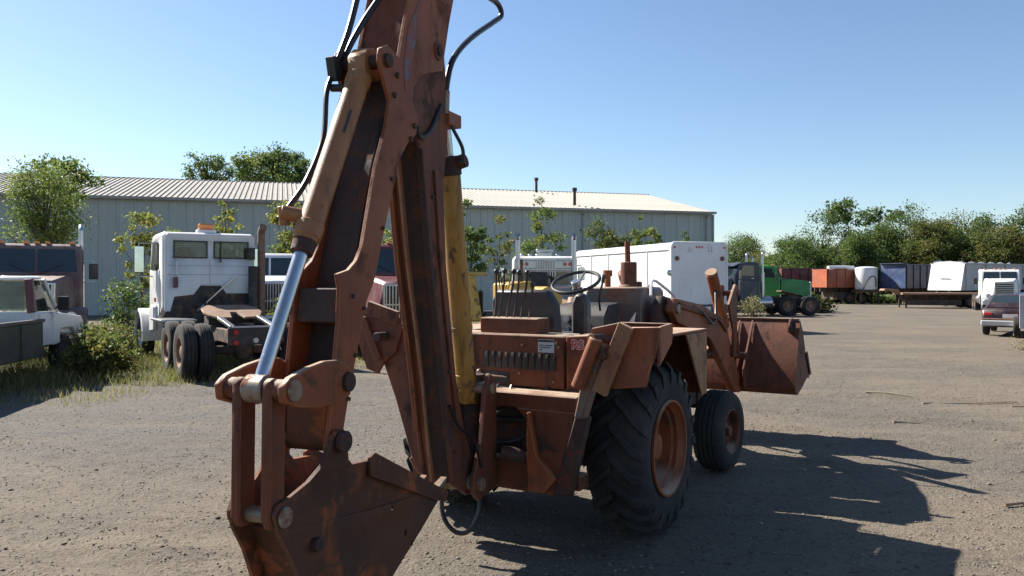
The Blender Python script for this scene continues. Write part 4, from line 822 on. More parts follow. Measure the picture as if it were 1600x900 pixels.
# white day cab with fifth wheel, tail to the yard
wt = thing('day_cab_truck', 'white day cab truck with bare fifth wheel and amber beacon, rear towards camera', 'truck', (-6.75, 18.0, 0), -33)
chassis(wt, -3.6, 3.2)
rf = 2.95
wcab = vp(wt, 'cab', lambda m: m.prism([(.03, 1.25), (.03, rf - .1), (.14, rf), (1.3, rf - .02), (1.5, rf - .12), (1.75, 2.05), (1.75, 1.0), (.6, 1.0)], 'x', -.99, .99), 'white', bev=.06)
vp(wt, 'back_panel', lambda m: m.prism([(-.96, 1.2), (-.84, 1.2), (-.76, 1.52), (-.36, 1.56), (-.2, 1.78), (.2, 1.78), (.34, 1.58), (.96, 1.58), (.96, rf - .12), (.9, rf - .04), (-.9, rf - .04), (-.96, rf - .12)], 'y', 0, .028), 'white', wcab, .006)
vp(wt, 'engine_tunnel', lambda m: m.box(-.9, .9, .02, .6, .9, 1.76), 'frame', wcab)
for x0, x1 in ((-.78, -.065), (.065, .835)):
    fr = vp(wt, 'rear_window', lambda m: m.box(x0, x1, -.014, -.001, 2.365, 2.395).box(x0, x1, -.014, -.001, 2.725, 2.755).box(x0, x0 + .03, -.014, -.001, 2.395, 2.725).box(x1 - .03, x1, -.014, -.001, 2.395, 2.725), 'black', wcab, 0)
    vp(wt, 'pane', lambda m: m.box(x0 + .031, x1 - .031, .01, .016, 2.396, 2.724), 'seeglass', fr, 0)
vp(wt, 'grab_rail', lambda m: m.tube([(-.72, -.01, 1.98), (-.72, -.07, 2.0), (-.72, -.07, 2.3), (-.72, -.01, 2.32)], .014, 6, 1), 'white', wcab, 0)
vp(wt, 'extinguisher', lambda m: m.cyl((-.74, -.05, 1.72), (-.74, -.05, 1.95), .05), 'maroon', wcab, .01)
vp(wt, 'brace_bar', lambda m: m.beam((-.3, -.06, 1.2), (.5, -.06, 1.95), .05, .03), 'chromedull', wcab, .004)
vp(wt, 'panel_seam', lambda m: m.box(-.9, 1.0, -.006, -.001, 2.0, 2.012).box(-.9, 1.0, -.006, -.001, 2.2, 2.208).box(-.02, -.01, -.0065, -.001, 1.8, 2.34), 'greyside', wcab, 0)
vp(wt, 'hood', lambda m: m.hexa([(-.9, 1.76, 1.0), (.9, 1.76, 1.0), (.65, 3.3, 1.0), (-.65, 3.3, 1.0), (-.85, 1.76, 2.0), (.85, 1.76, 2.0), (.55, 3.3, 1.75), (-.55, 3.3, 1.75)]), 'white', bev=.08)
def carve(o, cutters):
    for fn in cutters:
        m = MB(); fn(m); co_ = m.build('tmp_cut', 'white'); co_.matrix_world = o.matrix_world if False else wt_world
        md = o.modifiers.new('cut', 'BOOLEAN'); md.object = co_; md.solver = 'EXACT'
        dg = bpy.context.evaluated_depsgraph_get(); dg.update(); nm = bpy.data.meshes.new_from_object(o.evaluated_get(dg)); o.modifiers.clear(); o.data = nm; bpy.data.objects.remove(co_)
bpy.context.view_layer.update(); wt_world = wt.matrix_world.copy()
wcut = [lambda m: m.box(-.75, -.095, -.2, .3, 2.395, 2.725), lambda m: m.box(.095, .805, -.2, .3, 2.395, 2.725)]
carve([c_ for c_ in wcab.children if c_.name.startswith('back_panel')][0], wcut)
carve(wcab, [lambda m: m.prism([(.09, 1.3), (.09, rf - .14), (.16, rf - .06), (1.28, rf - .08), (1.44, rf - .16), (1.68, 2.05), (1.68, 1.3)], 'x', -.92, .92)] + wcut
      + [lambda m: m.box(-.84, .84, 1.3, 2.0, 2.12, rf - .22), lambda m: m.box(-1.2, 1.2, .52, 1.2, 2.14, rf - .24)])
vp(wt, 'windscreen', lambda m: m.hexa([(-.86, 1.735, 2.1), (.86, 1.735, 2.1), (.86, 1.725, 2.1), (-.86, 1.725, 2.1), (-.86, 1.53, rf - .2), (.86, 1.53, rf - .2), (.86, 1.52, rf - .2), (-.86, 1.52, rf - .2)]), 'seeglass', wcab, 0)
vp(wt, 'cab_seat', lambda m: m.box(-.7, -.25, .3, .42, 1.5, 2.5).box(-.62, -.34, .3, .4, 2.5, 2.62), 'seat', wcab, .03)
vp(wt, 'cab_seat', lambda m: m.box(.25, .7, .3, .42, 1.5, 2.45).box(.34, .62, .3, .4, 2.45, 2.58), 'seat', wcab, .03)
vp(wt, 'window_bar', lambda m: m.box(.2, .225, -.05, -.02, 2.28, 2.74), 'black', wcab, .003)
bc_ = vp(wt, 'beacon', lambda m: m.box(-.22, .2, .32, .5, rf - .01, rf + .08), 'white', bev=.02)
vp(wt, 'beacon_lens', lambda m: m.box(-.18, .16, .34, .48, rf + .08, rf + .22), 'amber', bc_, .03)
for sd in (1, -1):
    d = vp(wt, 'door', lambda m: m.prism([(.4, 1.1), (.4, 2.12), (1.6, 2.1), (1.6, 1.1)], 'x', 0.988 * sd, 1.01 * sd), 'white', bev=.006)
    vp(wt, 'door_window', lambda m: m.prism([(.5, 2.1), (.5, rf - .22), (1.2, rf - .22), (1.5, 2.12)], 'x', 1.007 * sd, 1.016 * sd), 'seeglass', d, 0)
    mirror(wt, sd, 1.3, 1.2, 2.05, .62)
    vp(wt, 'fender', lambda m: m.lathe([(.6 * sd, .66), (1.14 * sd, .66), (1.16 * sd, .6), (1.1 * sd, .58), (.6 * sd, .62)], (0, 2.4, .55), 'x', 14, R(-8), R(188), True), 'white', bev=0)
    vp(wt, 'rear_fender', lambda m: m.prism([(-.1, 1.35), (-.1, .78), (.5, .72), (.5, 1.2), (.4, 1.35)], 'x', 1.1 * sd, 1.2 * sd), 'white', bev=.05)
    vp(wt, 'deck_step', lambda m: m.box(.55 * sd, 1.25 * sd, -1.3, -.1, 1.02, 1.07), 'chromedull', bev=.01)
    wheel(wt, .98 * sd, 2.4, .52, .28, sd, 'chromedull', 'front_wheel')
    vp(wt, 'side_reflector', lambda m: m.box(1.1 * sd, 1.125 * sd, .15, .3, 1.4, 1.5), 'red', bev=.01)
tandem(wt, (-2.75, -1.45), .53)
fifth_wheel(wt, -1.9, 1.02)
vp(wt, 'frame_ramp', lambda m: m.beam((-.38, -3.5, 1.0), (-.38, -2.5, 1.14), .1, .06).beam((.38, -3.5, 1.0), (.38, -2.5, 1.14), .1, .06).box(-.4, .4, -3.56, -3.48, .96, 1.02), 'chromedull', bev=.006)
tail_lights(wt, -3.66, .86, [(-.36, .06, 'red'), (-.36, -.13, 'red'), (.3, .06, 'red'), (.3, -.13, 'red'), (0, -.1, 'clear')])
wst = stack(wt, 1.1, -.1, 1.0, 3.1, .085, 'rustplate')
vp(wt, 'muffler', lambda m: m.cyl((.9, -.16, 1.15), (.9, -.16, 2.2), .11, n=16), 'blackpaint', wst, .01)
vp(wt, 'work_light', lambda m: m.cyl((.86, -.12, 2.35), (.86, -.12, 2.62), .09), 'blackpaint', bev=.01)
vp(wt, 'air_hose', lambda m: m.tube([(-.1, -.02, 1.5), (-.2, -.5, 1.25), (.05, -1.0, 1.3), (.1, -1.4, 1.12)], .02, 6).tube([(.2, -.02, 1.5), (.3, -.6, 1.2), (.15, -1.2, 1.25)], .02, 6), 'black', bev=0)

conventional('semi_truck', 'white truck facing the yard, just right of the white day cab', (-7.55, 25.2, 0), 165, 'white', roof=2.72, hood_len=1.7, stacks=0, lights=False, rim='chromedull', hood_top=1.95)
conventional('semi_truck', 'glossy maroon truck with chrome grille facing out behind the backhoe arm', (-3.2, 22.1, 0), 168, 'maroon', roof=2.85, hood_len=2.0, stacks=1, rim='chromedull', hood_top=1.92)

# white flatbed pickup at the left edge
pk = thing('flatbed_pickup', 'white pickup with maroon pillars and dark flatbed at left edge of yard', 'pickup', (-9.55, 12.7, 0), -9)
vp(pk, 'chassis_frame', lambda m: m.box(-.5, -.4, -1.4, 4.6, .5, .66).box(.4, .5, -1.4, 4.6, .5, .66).box(-.5, .5, -1.4, -1.3, .5, .66), 'frame')
bed = vp(pk, 'flatbed', lambda m: m.box(-1.12, 1.12, -1.6, 2.05, .86, .93), 'frame', bev=.01)
for i in range(9): vp(pk, 'plank', lambda m: m.box(-1.1 + i * .245, -1.1 + i * .245 + .235, -1.58, 2.03, .932, .962), 'wood', bed, .005)
for sd in (1, -1):
    sb = vp(pk, 'side_board', lambda m: m.box(1.14 * sd, 1.19 * sd, -1.6, 2.05, .46, 1.10), 'bedgreen', bev=.01)
    vp(pk, 'top_rail', lambda m: m.box(1.13 * sd, 1.22 * sd, -1.62, 2.07, 1.10, 1.16), 'wood', sb, .008)
    for yy in (-1.3, -.1, 1.1): vp(pk, 'stake_pocket', lambda m: m.box(1.19 * sd, 1.22 * sd, yy, yy + .09, .5, 1.08), 'bedgreen', sb, .004)
    wheel(pk, .86 * sd, -.1, .38, .24, sd, 'white', 'rear_wheel'); wheel(pk, .86 * sd, 3.75, .38, .24, sd, 'chromedull', 'front_wheel')
vp(pk, 'toolbox', lambda m: m.box(-.5, .42, 1.2, 1.7, .97, 1.16), 'rustplate', bev=.01)
pcab = vp(pk, 'cab', lambda m: m.hexa([(-.95, 2.25, .6), (.95, 2.25, .6), (.95, 3.5, .6), (-.95, 3.5, .6), (-.95, 2.25, 1.28), (.95, 2.25, 1.28), (.95, 3.5, 1.25), (-.95, 3.5, 1.25)]), 'white', bev=.03)
vp(pk, 'roof', lambda m: m.hexa([(-.86, 2.28, 1.88), (.86, 2.28, 1.88), (.84, 2.98, 1.9), (-.84, 2.98, 1.9), (-.82, 2.34, 1.95), (.82, 2.34, 1.95), (.8, 2.92, 1.96), (-.8, 2.92, 1.96)]), 'white', pcab, .03)
for sd in (1, -1):
    vp(pk, 'pillar', lambda m: m.beam((.91 * sd, 2.27, 1.27), (.84 * sd, 2.31, 1.9), .14, .1), 'maroon', pcab, .01)
    vp(pk, 'pillar', lambda m: m.beam((.92 * sd, 3.42, 1.25), (.83 * sd, 2.96, 1.9), .07, .07), 'white', pcab, .01)
    vp(pk, 'door', lambda m: m.prism([(2.45, .62), (2.45, 1.24), (3.4, 1.22), (3.4, .62)], 'x', .948 * sd, .968 * sd), 'white', pcab, .006)
    vp(pk, 'door_window', lambda m: m.hexa([(.90 * sd, 2.36, 1.28), (.915 * sd, 2.36, 1.28), (.915 * sd, 3.34, 1.27), (.90 * sd, 3.34, 1.27), (.82 * sd, 2.38, 1.87), (.835 * sd, 2.38, 1.87), (.835 * sd, 2.94, 1.88), (.82 * sd, 2.94, 1.88)]), 'seeglass', pcab, 0)
    vp(pk, 'side_mirror', lambda m: m.box(1.0 * sd, 1.22 * sd, 3.2, 3.26, 1.28, 1.56).beam((.94 * sd, 3.24, 1.3), (1.02 * sd, 3.24, 1.38), .03, .03), 'blackpaint', pcab, .015)
    vp(pk, 'fender', lambda m: m.prism([(3.28, .6), (3.28, .82), (3.45, .9), (4.05, .9), (4.22, .8), (4.3, .55), (4.62, .55), (4.66, 1.0), (4.55, 1.12), (3.5, 1.22), (3.05, 1.22), (3.05, .6)], 'x', .93 * sd, .985 * sd), 'white', bev=.02)
    vp(pk, 'headlight', lambda m: m.box(.66 * sd, .9 * sd, 4.62, 4.67, .84, 1.0), 'clear', bev=.01)
vp(pk, 'rear_window', lambda m: m.hexa([(-.78, 2.262, 1.31), (.78, 2.262, 1.31), (.78, 2.275, 1.31), (-.78, 2.275, 1.31), (-.74, 2.30, 1.85), (.74, 2.30, 1.85), (.74, 2.313, 1.85), (-.74, 2.313, 1.85)]), 'seeglass', pcab, 0)
vp(pk, 'windscreen', lambda m: m.hexa([(-.85, 3.42, 1.27), (.85, 3.42, 1.27), (.85, 3.40, 1.27), (-.85, 3.40, 1.27), (-.76, 2.97, 1.88), (.76, 2.97, 1.88), (.76, 2.95, 1.88), (-.76, 2.95, 1.88)]), 'seeglass', pcab, 0)
vp(pk, 'hood', lambda m: m.hexa([(-.92, 3.51, .8), (.92, 3.51, .8), (.9, 4.6, .7), (-.9, 4.6, .7), (-.88, 3.51, 1.25), (.88, 3.51, 1.25), (.84, 4.6, 1.12), (-.84, 4.6, 1.12)]), 'white', bev=.04)
vp(pk, 'seat_back', lambda m: m.box(-.5, .1, 2.4, 2.5, 1.2, 1.6), 'seat', pcab, .04)
vp(pk, 'bumper', lambda m: m.box(-.95, .95, 4.68, 4.8, .45, .65), 'chromedull', bev=.02)
vp(pk, 'tail_rail', lambda m: m.box(-1.12, 1.12, -1.66, -1.61, .7, .96), 'frame', bev=.01)

# white and chrome day cab seen from behind, between steering wheel and levers
dc = thing('day_cab_truck', 'white truck rear with twin chrome stacks and light bar behind the steering wheel', 'truck', (1.05, 25.5, 0), -2)
chassis(dc, -3.4, 3.0)
dcab = vp(dc, 'cab', lambda m: m.prism([(0, 1.1), (0, 2.55), (.14, 2.66), (1.2, 2.64), (1.35, 2.5), (1.6, 1.9), (1.6, 1.0)], 'x', -1.0, 1.0), 'white', bev=.06)
vp(dc, 'sleeper_wall', lambda m: m.box(-.95, .95, -.03, -.002, 1.2, 2.58), 'greyside', dcab, .01)
for x0, x1, z0, z1 in ((-.75, -.1, 1.75, 2.15), (.1, .75, 1.75, 2.15)): vp(dc, 'rear_window', lambda m: m.box(x0, x1, -.04, -.031, z0, z1), 'glass', dcab, 0)
rk = vp(dc, 'headache_rack', lambda m: m.box(-.98, .98, -.3, -.24, 2.5, 2.58).box(-.98, .98, -.3, -.24, 2.2, 2.26).box(-.98, -.9, -.3, -.24, 1.0, 2.58).box(.9, .98, -.3, -.24, 1.0, 2.58).box(-.9, -.3, -.29, -.25, 2.26, 2.5).box(.3, .9, -.29, -.25, 2.26, 2.5), 'chromedull', bev=.01)
stuff(vp(dc, 'rack_bars', lambda m: [m.box(-.28 + i * .08, -.25 + i * .08, -.29, -.25, 2.0, 2.5) for i in range(8)], 'chromedull', rk, 0))
for x in (-.76, -.6, .6, .76): vp(dc, 'tail_light', lambda m: m.cyl((x, -.29, 2.4), (x, -.32, 2.4), .06, n=12), 'red', bev=0)
for x in (-.7, -.45, -.2, 0, .2, .45): vp(dc, 'roof_light', lambda m: m.box(x - .06, x + .06, .6, .72, 2.64, 2.74), 'chromedull', bev=.02)
vp(dc, 'light_bar', lambda m: m.box(-.25, .3, .5, .7, 2.80, 2.9).box(-.2, .25, .55, .65, 2.64, 2.81), 'chromedull', bev=.02)
for sd in (1, -1):
    stack(dc, .88 * sd, -.3, 1.0, 3.3, .075, 'chromedull'); mirror(dc, sd, 1.3, 1.2, 1.9)
    wheel(dc, .98 * sd, 2.3, .52, .28, sd, 'chromedull', 'front_wheel')
vp(dc, 'tool_case', lambda m: m.box(-.5, .05, -.45, -.31, 1.5, 2.15), 'blackpaint', bev=.02)
vp(dc, 'hose_coil', lambda m: m.tube([(.12 + .12 * math.cos(a * math.pi / 4), -.4, 1.85 + .16 * math.sin(a * math.pi / 4)) for a in range(8)], .03, 6, 3, True), 'black', bev=0)
vp(dc, 'hood', lambda m: m.hexa([(-.9, 1.61, 1.0), (.9, 1.61, 1.0), (.65, 3.1, 1.0), (-.65, 3.1, 1.0), (-.85, 1.61, 1.95), (.85, 1.61, 1.95), (.55, 3.1, 1.75), (-.55, 3.1, 1.75)]), 'white', bev=.08)
tandem(dc, (-2.6, -1.3)); fifth_wheel(dc, -1.9)

# yellow machine behind the seat
ym = thing('yellow_tractor', 'small yellow industrial tractor with open seat, beyond the backhoe levers', 'tractor', (-.28, 14.6, 0), 64)
vp(ym, 'frame', lambda m: m.box(-.3, .3, -1.0, 1.2, .5, .85), 'frame')
eng = vp(ym, 'engine_cover', lambda m: m.prism([(.1, 1.2), (.1, 1.82), (.55, 1.86), (.62, 1.6), (.62, 1.2)], 'x', -.4, .4), 'yellow', bev=.03)
vp(ym, 'rear_cover', lambda m: m.hexa([(-.42, -.95, 1.15), (.42, -.95, 1.15), (.42, -.45, 1.15), (-.42, -.45, 1.15), (-.36, -.88, 1.95), (.36, -.88, 1.95), (.36, -.55, 1.95), (-.36, -.55, 1.95)]), 'yellow', bev=.04)
vp(ym, 'cover_cap', lambda m: m.box(-.3, .3, -.8, -.3, 1.955, 2.02), 'yellow', bev=.02)
vp(ym, 'seat', lambda m: m.box(-.25, .25, -.35, .0, 1.2, 1.32).box(-.25, .25, -.42, -.36, 1.3, 1.7), 'seat', bev=.03)
vp(ym, 'steering_wheel', lambda m: m.tube([(.18 * math.cos(a * math.pi / 6), .2 + .05 * math.sin(a * math.pi / 6), 1.9 + .17 * math.sin(a * math.pi / 6)) for a in range(12)], .014, 6, 2, True), 'black', bev=0)
vp(ym, 'roll_tank', lambda m: m.cyl((-.4, .9, 1.5), (.4, .9, 1.5), .26, n=20), 'yellow', bev=.03)
vp(ym, 'exhaust_pipe', lambda m: m.cyl((.2, .4, 1.8), (.2, .4, 2.25), .03), 'frame', bev=0)
for sd in (1, -1):
    wheel(ym, .55 * sd, -.75, .52, .3, sd, 'yellow', 'rear_wheel'); wheel(ym, .5 * sd, .95, .4, .24, sd, 'yellow', 'front_wheel')
    vp(ym, 'fender', lambda m: m.lathe([(.4 * sd, .6), (.72 * sd, .6), (.72 * sd, .56), (.4 * sd, .56)], (0, -.75, .52), 'x', 10, R(20), R(170), True), 'yellow', bev=0)
for lx in (-.1, .05, .15): vp(ym, 'lever', lambda m: m.tube([(lx, .1, 1.3), (lx, .05, 1.7), (lx + .02, 0, 2.0)], .012, 6).ball((lx + .02, 0, 2.02), .025, 8), 'black', bev=0)

# white beverage body truck
bt = thing('beverage_truck', 'long white beverage truck body with roll-up side bays, rear facing camera', 'truck', (7.1, 30.4, 0), -18.7)
LB = 9.2
body = vp(bt, 'body', lambda m: m.prism([(-1.18, 1.0), (-1.18, 3.05), (-1.12, 3.25), (-1.0, 3.33), (1.0, 3.33), (1.12, 3.25), (1.18, 3.05), (1.18, 1.0)], 'y', .05, LB), 'cleanwhite', bev=.015)
vp(bt, 'rear_wall', lambda m: m.prism([(-1.21, .98), (-1.21, 3.22), (-1.13, 3.36), (1.13, 3.36), (1.21, 3.22), (1.21, .98)], 'y', 0, .05), 'cleanwhite', body, .02)
for i in range(5):
    y0 = .2 + i * 1.78
    for sd in (1, -1):
        dr = vp(bt, 'roll_up_door', lambda m: m.box(1.181 * sd, 1.19 * sd, y0, y0 + 1.66, 1.05, 2.98), 'cleanwhite', body, .003)
        vp(bt, 'door_post', lambda m: m.box(1.181 * sd, 1.215 * sd, y0 - .09, y0 - .01, 1.02, 3.04), 'cleanwhite', body, .006)
        for k in range(7): vp(bt, 'door_slat', lambda m: m.box(1.19 * sd, 1.203 * sd, y0 + .02, y0 + 1.64, 1.08 + k * .272, 1.08 + k * .272 + .25), 'cleanwhite', dr, .008)
for sd in (1, -1): vp(bt, 'rain_gutter', lambda m: m.box(1.181 * sd, 1.23 * sd, .06, LB, 3.04, 3.09), 'cleanwhite', body, .008)
for x in (-.12, 0, .12): vp(bt, 'marker_light', lambda m: m.cyl((x - .02, 0, 3.15), (x - .02, -.025, 3.15), .04, n=10), 'red', bev=0)
for sd in (1, -1):
    vp(bt, 'marker_light', lambda m: m.cyl((1.08 * sd, 0, 3.14), (1.08 * sd, -.025, 3.14), .045, n=10), 'red', bev=0)
    vp(bt, 'brake_light', lambda m: m.cyl((.98 * sd, 0, 2.72), (.98 * sd, -.03, 2.72), .09, n=14).cyl((.98 * sd, -.03, 2.72), (.98 * sd, -.036, 2.72), .05, n=10), 'maroon', bev=0)
vp(bt, 'logo_trace', lambda m: m.box(-.55, -.3, -.004, -.001, 2.98, 3.0).box(-.5, -.3, -.004, -.001, 3.05, 3.07).box(-.47, -.44, -.004, -.001, 2.95, 3.2).box(.35, .62, -.004, -.001, 3.0, 3.02).box(.38, .4, -.004, -.001, 2.96, 3.2).box(.5, .53, -.004, -.001, 2.96, 3.2), 'greyside', body, 0)  # thin grey strokes of a logo
for zz in (1.35, 2.0, 2.65): vp(bt, 'rivet_strip', lambda m: m.box(-1.16, 1.16, -.008, -.001, zz, zz + .02), 'cleanwhite', body, 0)
vp(bt, 'corner_cap', lambda m: m.box(-1.235, -1.16, -.02, .07, 1.0, 3.2), 'cleanwhite', body, .006)
vp(bt, 'corner_cap', lambda m: m.box(1.16, 1.235, -.02, .07, 1.0, 3.2), 'cleanwhite', body, .006)
vp(bt, 'grab_handle', lambda m: m.tube([(.8, 0, 1.5), (.8, -.06, 1.52), (.8, -.06, 1.85), (.8, 0, 1.87)], .015, 6, 1), 'chromedull', bev=0)
vp(bt, 'convex_mirror', lambda m: m.ball((-1.27, .02, 2.18), .12, 12, (1, .4, 1)), 'chromedull', bev=0)
vp(bt, 'rear_bumper', lambda m: m.box(-1.15, 1.15, -.06, .1, .62, .96), 'navy', bev=.02)
vp(bt, 'licence_plate', lambda m: m.box(.1, .45, -.07, -.062, .72, .9), 'letter_white', bev=.004)
vp(bt, 'chassis_frame', lambda m: m.box(-.45, -.35, .1, 11.5, .7, .96).box(.35, .45, .1, 11.5, .7, .96), 'frame')
for sd in (1, -1):
    for yy in (1.8, 8.6):
        wheel(bt, .98 * sd, yy, .5, .28, sd, 'white')
vp(bt, 'cab', lambda m: m.prism([(LB + .2, .9), (LB + .2, 2.5), (LB + 1.5, 2.5), (LB + 1.9, 1.7), (LB + 2.6, 1.55), (LB + 2.6, .7)], 'x', -1.05, 1.05), 'white', bev=.05)

# dark navy truck, side on, facing left
nv = conventional('semi_truck', 'dark navy truck with bare frame parked right of the white beverage truck', (13.3, 44.6, 0), 262, 'navy', roof=2.92, hood_len=1.6, frame_back=-3.6, hood_top=1.9, stacks=2, lights=False, visor=True)
vp(nv, 'tool_box', lambda m: m.box(-1.45, -1.1, .2, 1.3, .6, 1.9), 'navy', bev=.02)
conventional('semi_truck', 'bright green truck with rounded fenders behind the bare navy frame', (15.2, 50.0, 0), 112, 'green', roof=2.85, hood_len=1.7, frame_back=-3.4, hood_top=1.95, stacks=1, lights=True)

# ------------------------------------------------------------------ trailers at the far end of the yard
def box_trailer(name, label, loc, heading, L, W, z0, z1, frontmat, sidemat, ribs=8, rake=0.0, tarp=None, cat='trailer', group=None, wheels=True):
    """open bulk trailer: y forward, origin under the front edge"""
    t = thing(name, label, cat, loc, heading, group); h = W / 2
    for sd in (1, -1):
        w = vp(t, 'side_wall', lambda m: m.prism([(-L, z0), (-L, z1), (-rake, z1), (0, z0)], 'x', (h - .05) * sd, h * sd), sidemat, bev=.01)
        for i in range(ribs):
            y = -L + .15 + i * (L - rake - .3) / max(1, ribs - 1)
            vp(t, 'side_rib', lambda m: m.box(h * sd, (h + .07) * sd, y - .05, y + .05, z0 + .02, z1 - .02), sidemat, w, .01)
        vp(t, 'top_rail', lambda m: m.box((h - .08) * sd, (h + .09) * sd, -L, -rake, z1, z1 + .1), sidemat, w, .01)
    f = vp(t, 'front_wall', lambda m: m.hexa([(-h, -.05, z0), (h, -.05, z0), (h, 0.004, z0), (-h, 0.004, z0), (-h, -rake - .05, z1 + .02), (h, -rake - .05, z1 + .02), (h, -rake + .004, z1 + .02), (-h, -rake + .004, z1 + .02)]), frontmat, bev=.015)
    vp(t, 'rear_wall', lambda m: m.box(-h + .05, h - .05, -L, -L + .06, z0, z1), sidemat, bev=.01)
    vp(t, 'floor', lambda m: m.box(-h + .05, h - .05, -L + .06, -.06, z0, z0 + .08), 'frame', bev=0)
    vp(t, 'chassis_frame', lambda m: m.box(-.5, -.38, -L, .2, z0 - .36, z0 - .01).box(.38, .5, -L, .2, z0 - .36, z0 - .01).box(-.5, .5, -.6, -.4, z0 - .34, z0 - .02).box(-.5, .5, -L + .3, -L + .5, z0 - .34, z0 - .02), 'frame')
    vp(t, 'under_shade_box', lambda m: m.box(-h + .15, h - .15, -L * .62, -L * .18, .32, z0 - .365), 'frame', bev=.02)  # added dark box, stands in for the shade under the deck
    if wheels:
        for y in (-L + .9, -L + 2.1):
            for sd in (1, -1): wheel(t, (h - .2) * sd, y, .5, .3, sd, 'rustplate')
        for sd in (1, -1): vp(t, 'landing_leg', lambda m: m.box(.7 * sd - .06, .7 * sd + .06, -1.6, -1.48, .02, z0 - .02).box(.7 * sd - .14, .7 * sd + .14, -1.66, -1.42, .0, .03), 'frame', bev=.01)
    if tarp: vp(t, 'rolled_tarp', lambda m: m.tube([(h - .1, -.1, z1 + .12), (h - .05, -L / 2, z1 + .2), (h - .1, -L + .1, z1 + .12)], .16, 10, 5), tarp, bev=0)
    return t
ot = box_trailer('dump_trailer', 'orange dump trailer with white rolled tarp at far end of yard', (26.0, 68.0, 0), 262, 4.2, 2.4, 1.35, 2.85, 'orangebox', 'orangebox', 6)
vp(ot, 'rolled_tarp', lambda m: m.tube([(-1.2, -.1, 2.98), (-1.1, -1.2, 3.02), (-1.2, -2.4, 2.98)], .18, 10, 5), 'cleanwhite', bev=0)
rt = box_trailer('dump_trailer', 'faded red trailer behind the green truck, left of the orange trailer', (24.6, 75.0, 0), 262, 4.5, 2.4, 1.3, 3.0, 'maroon', 'maroon', 6)
tk = thing('storage_tank', 'white rounded tank standing between orange and blue trailers', 'tank', (29.3, 66.5, 0), 0)
vp(tk, 'shell', lambda m: m.lathe([(1.2, .001), (1.2, .84), (1.26, .87), (2.9, .87), (3.0, .84), (3.08, .5), (3.1, .001)], axis='z', n=28), 'cleanwhite', bev=0)
vp(tk, 'stand', lambda m: m.box(-.95, .95, -.8, .8, .95, 1.2).box(-.8, -.65, -.7, -.55, 0, .95).box(.65, .8, -.7, -.55, 0, .95).box(-.8, -.65, .55, .7, 0, .95).box(.65, .8, .55, .7, 0, .95), 'frame')
vp(tk, 'hose', lambda m: m.tube([(-.55, -.72, 1.25), (-.3, -.86, 1.9), (.1, -.92, 2.3), (.4, -.84, 2.1), (.45, -.8, 1.4)], .04, 6), 'frame', bev=0)
bd = box_trailer('dump_trailer', 'blue dump trailer with ribbed side coloured dark as shade between white tank and white hopper', (30.9, 65.2, 0), 246, 8.0, 2.4, 1.3, 3.15, 'bluebox', 'navy', 11)  # navy sides are the blue paint with shade put into the colour
vp(bd, 'cab_shield', lambda m: m.box(-1.15, 1.15, -.3, .25, 3.26, 3.34), 'navy', bev=.02)
hp = box_trailer('hopper_trailer', 'white sloped-front hopper trailer with grey side and scalloped tarp bows', (31.7, 59.0, 0), 236, 12.5, 2.45, 1.2, 3.12, 'cleanwhite', 'greyside', 5, .55)
vp(hp, 'ridge_tarp', lambda m: m.tube([(1.1, -.7 - i * .78, 3.25 + (.14 if i % 2 else 0)) for i in range(16)], .06, 6, 3), 'cleanwhite', bev=0)
vp(hp, 'front_cap', lambda m: m.prism([(-1.2, 3.12), (-.9, 3.28), (0, 3.36), (.9, 3.28), (1.2, 3.12)], 'y', -.62, -.56), 'cleanwhite', bev=.01)
vp(hp, 'logo_mark', lambda m: m.prism([(-.45, 2.02), (-.2, 1.98), (.3, 2.0), (.5, 2.2), (.25, 2.12), (-.3, 2.1)], 'y', -.24, -.20), 'greyside', bev=0)
ft = thing('flatbed_trailer', 'low rusty flatbed trailer lying in front of the white hopper trailer', 'trailer', (30.0, 57.0, 0), 100)
deck = vp(ft, 'deck', lambda m: m.box(-1.2, 1.2, -2.5, 3.8, .92, 1.06), 'rustplate', bev=.02)
vp(ft, 'gooseneck', lambda m: m.prism([(-3.6, 1.2), (-3.5, 1.35), (-2.6, 1.3), (-2.4, .95), (-2.5, .92), (-2.8, 1.15)], 'x', -.6, .6), 'rustplate', bev=.02)
vp(ft, 'under_shade_box', lambda m: m.box(-1.0, 1.0, -1.9, 1.4, .22, .59), 'frame', bev=.02)  # added dark filler imitating shade below this deck
vp(ft, 'beams', lambda m: m.box(-.6, -.45, -2.5, 3.8, .6, .918).box(.45, .6, -2.5, 3.8, .6, .918), 'frame')
for y in (2.0, 3.1):
    for sd in (1, -1): wheel(ft, .95 * sd, y, .4, .3, sd, 'rustplate')
for sd in (1, -1): vp(ft, 'landing_leg', lambda m: m.box(.8 * sd - .06, .8 * sd + .06, -2.2, -2.1, 0, .92), 'frame')

conventional('semi_truck', 'white conventional truck with barred grille at right edge, facing left', (30.8, 51.0, 0), 205, 'white', frame_back=-3.0, roof=2.62, hood_len=1.9, stacks=0, bars='h', hood_top=1.95, hood_w=1.0, lights=True)

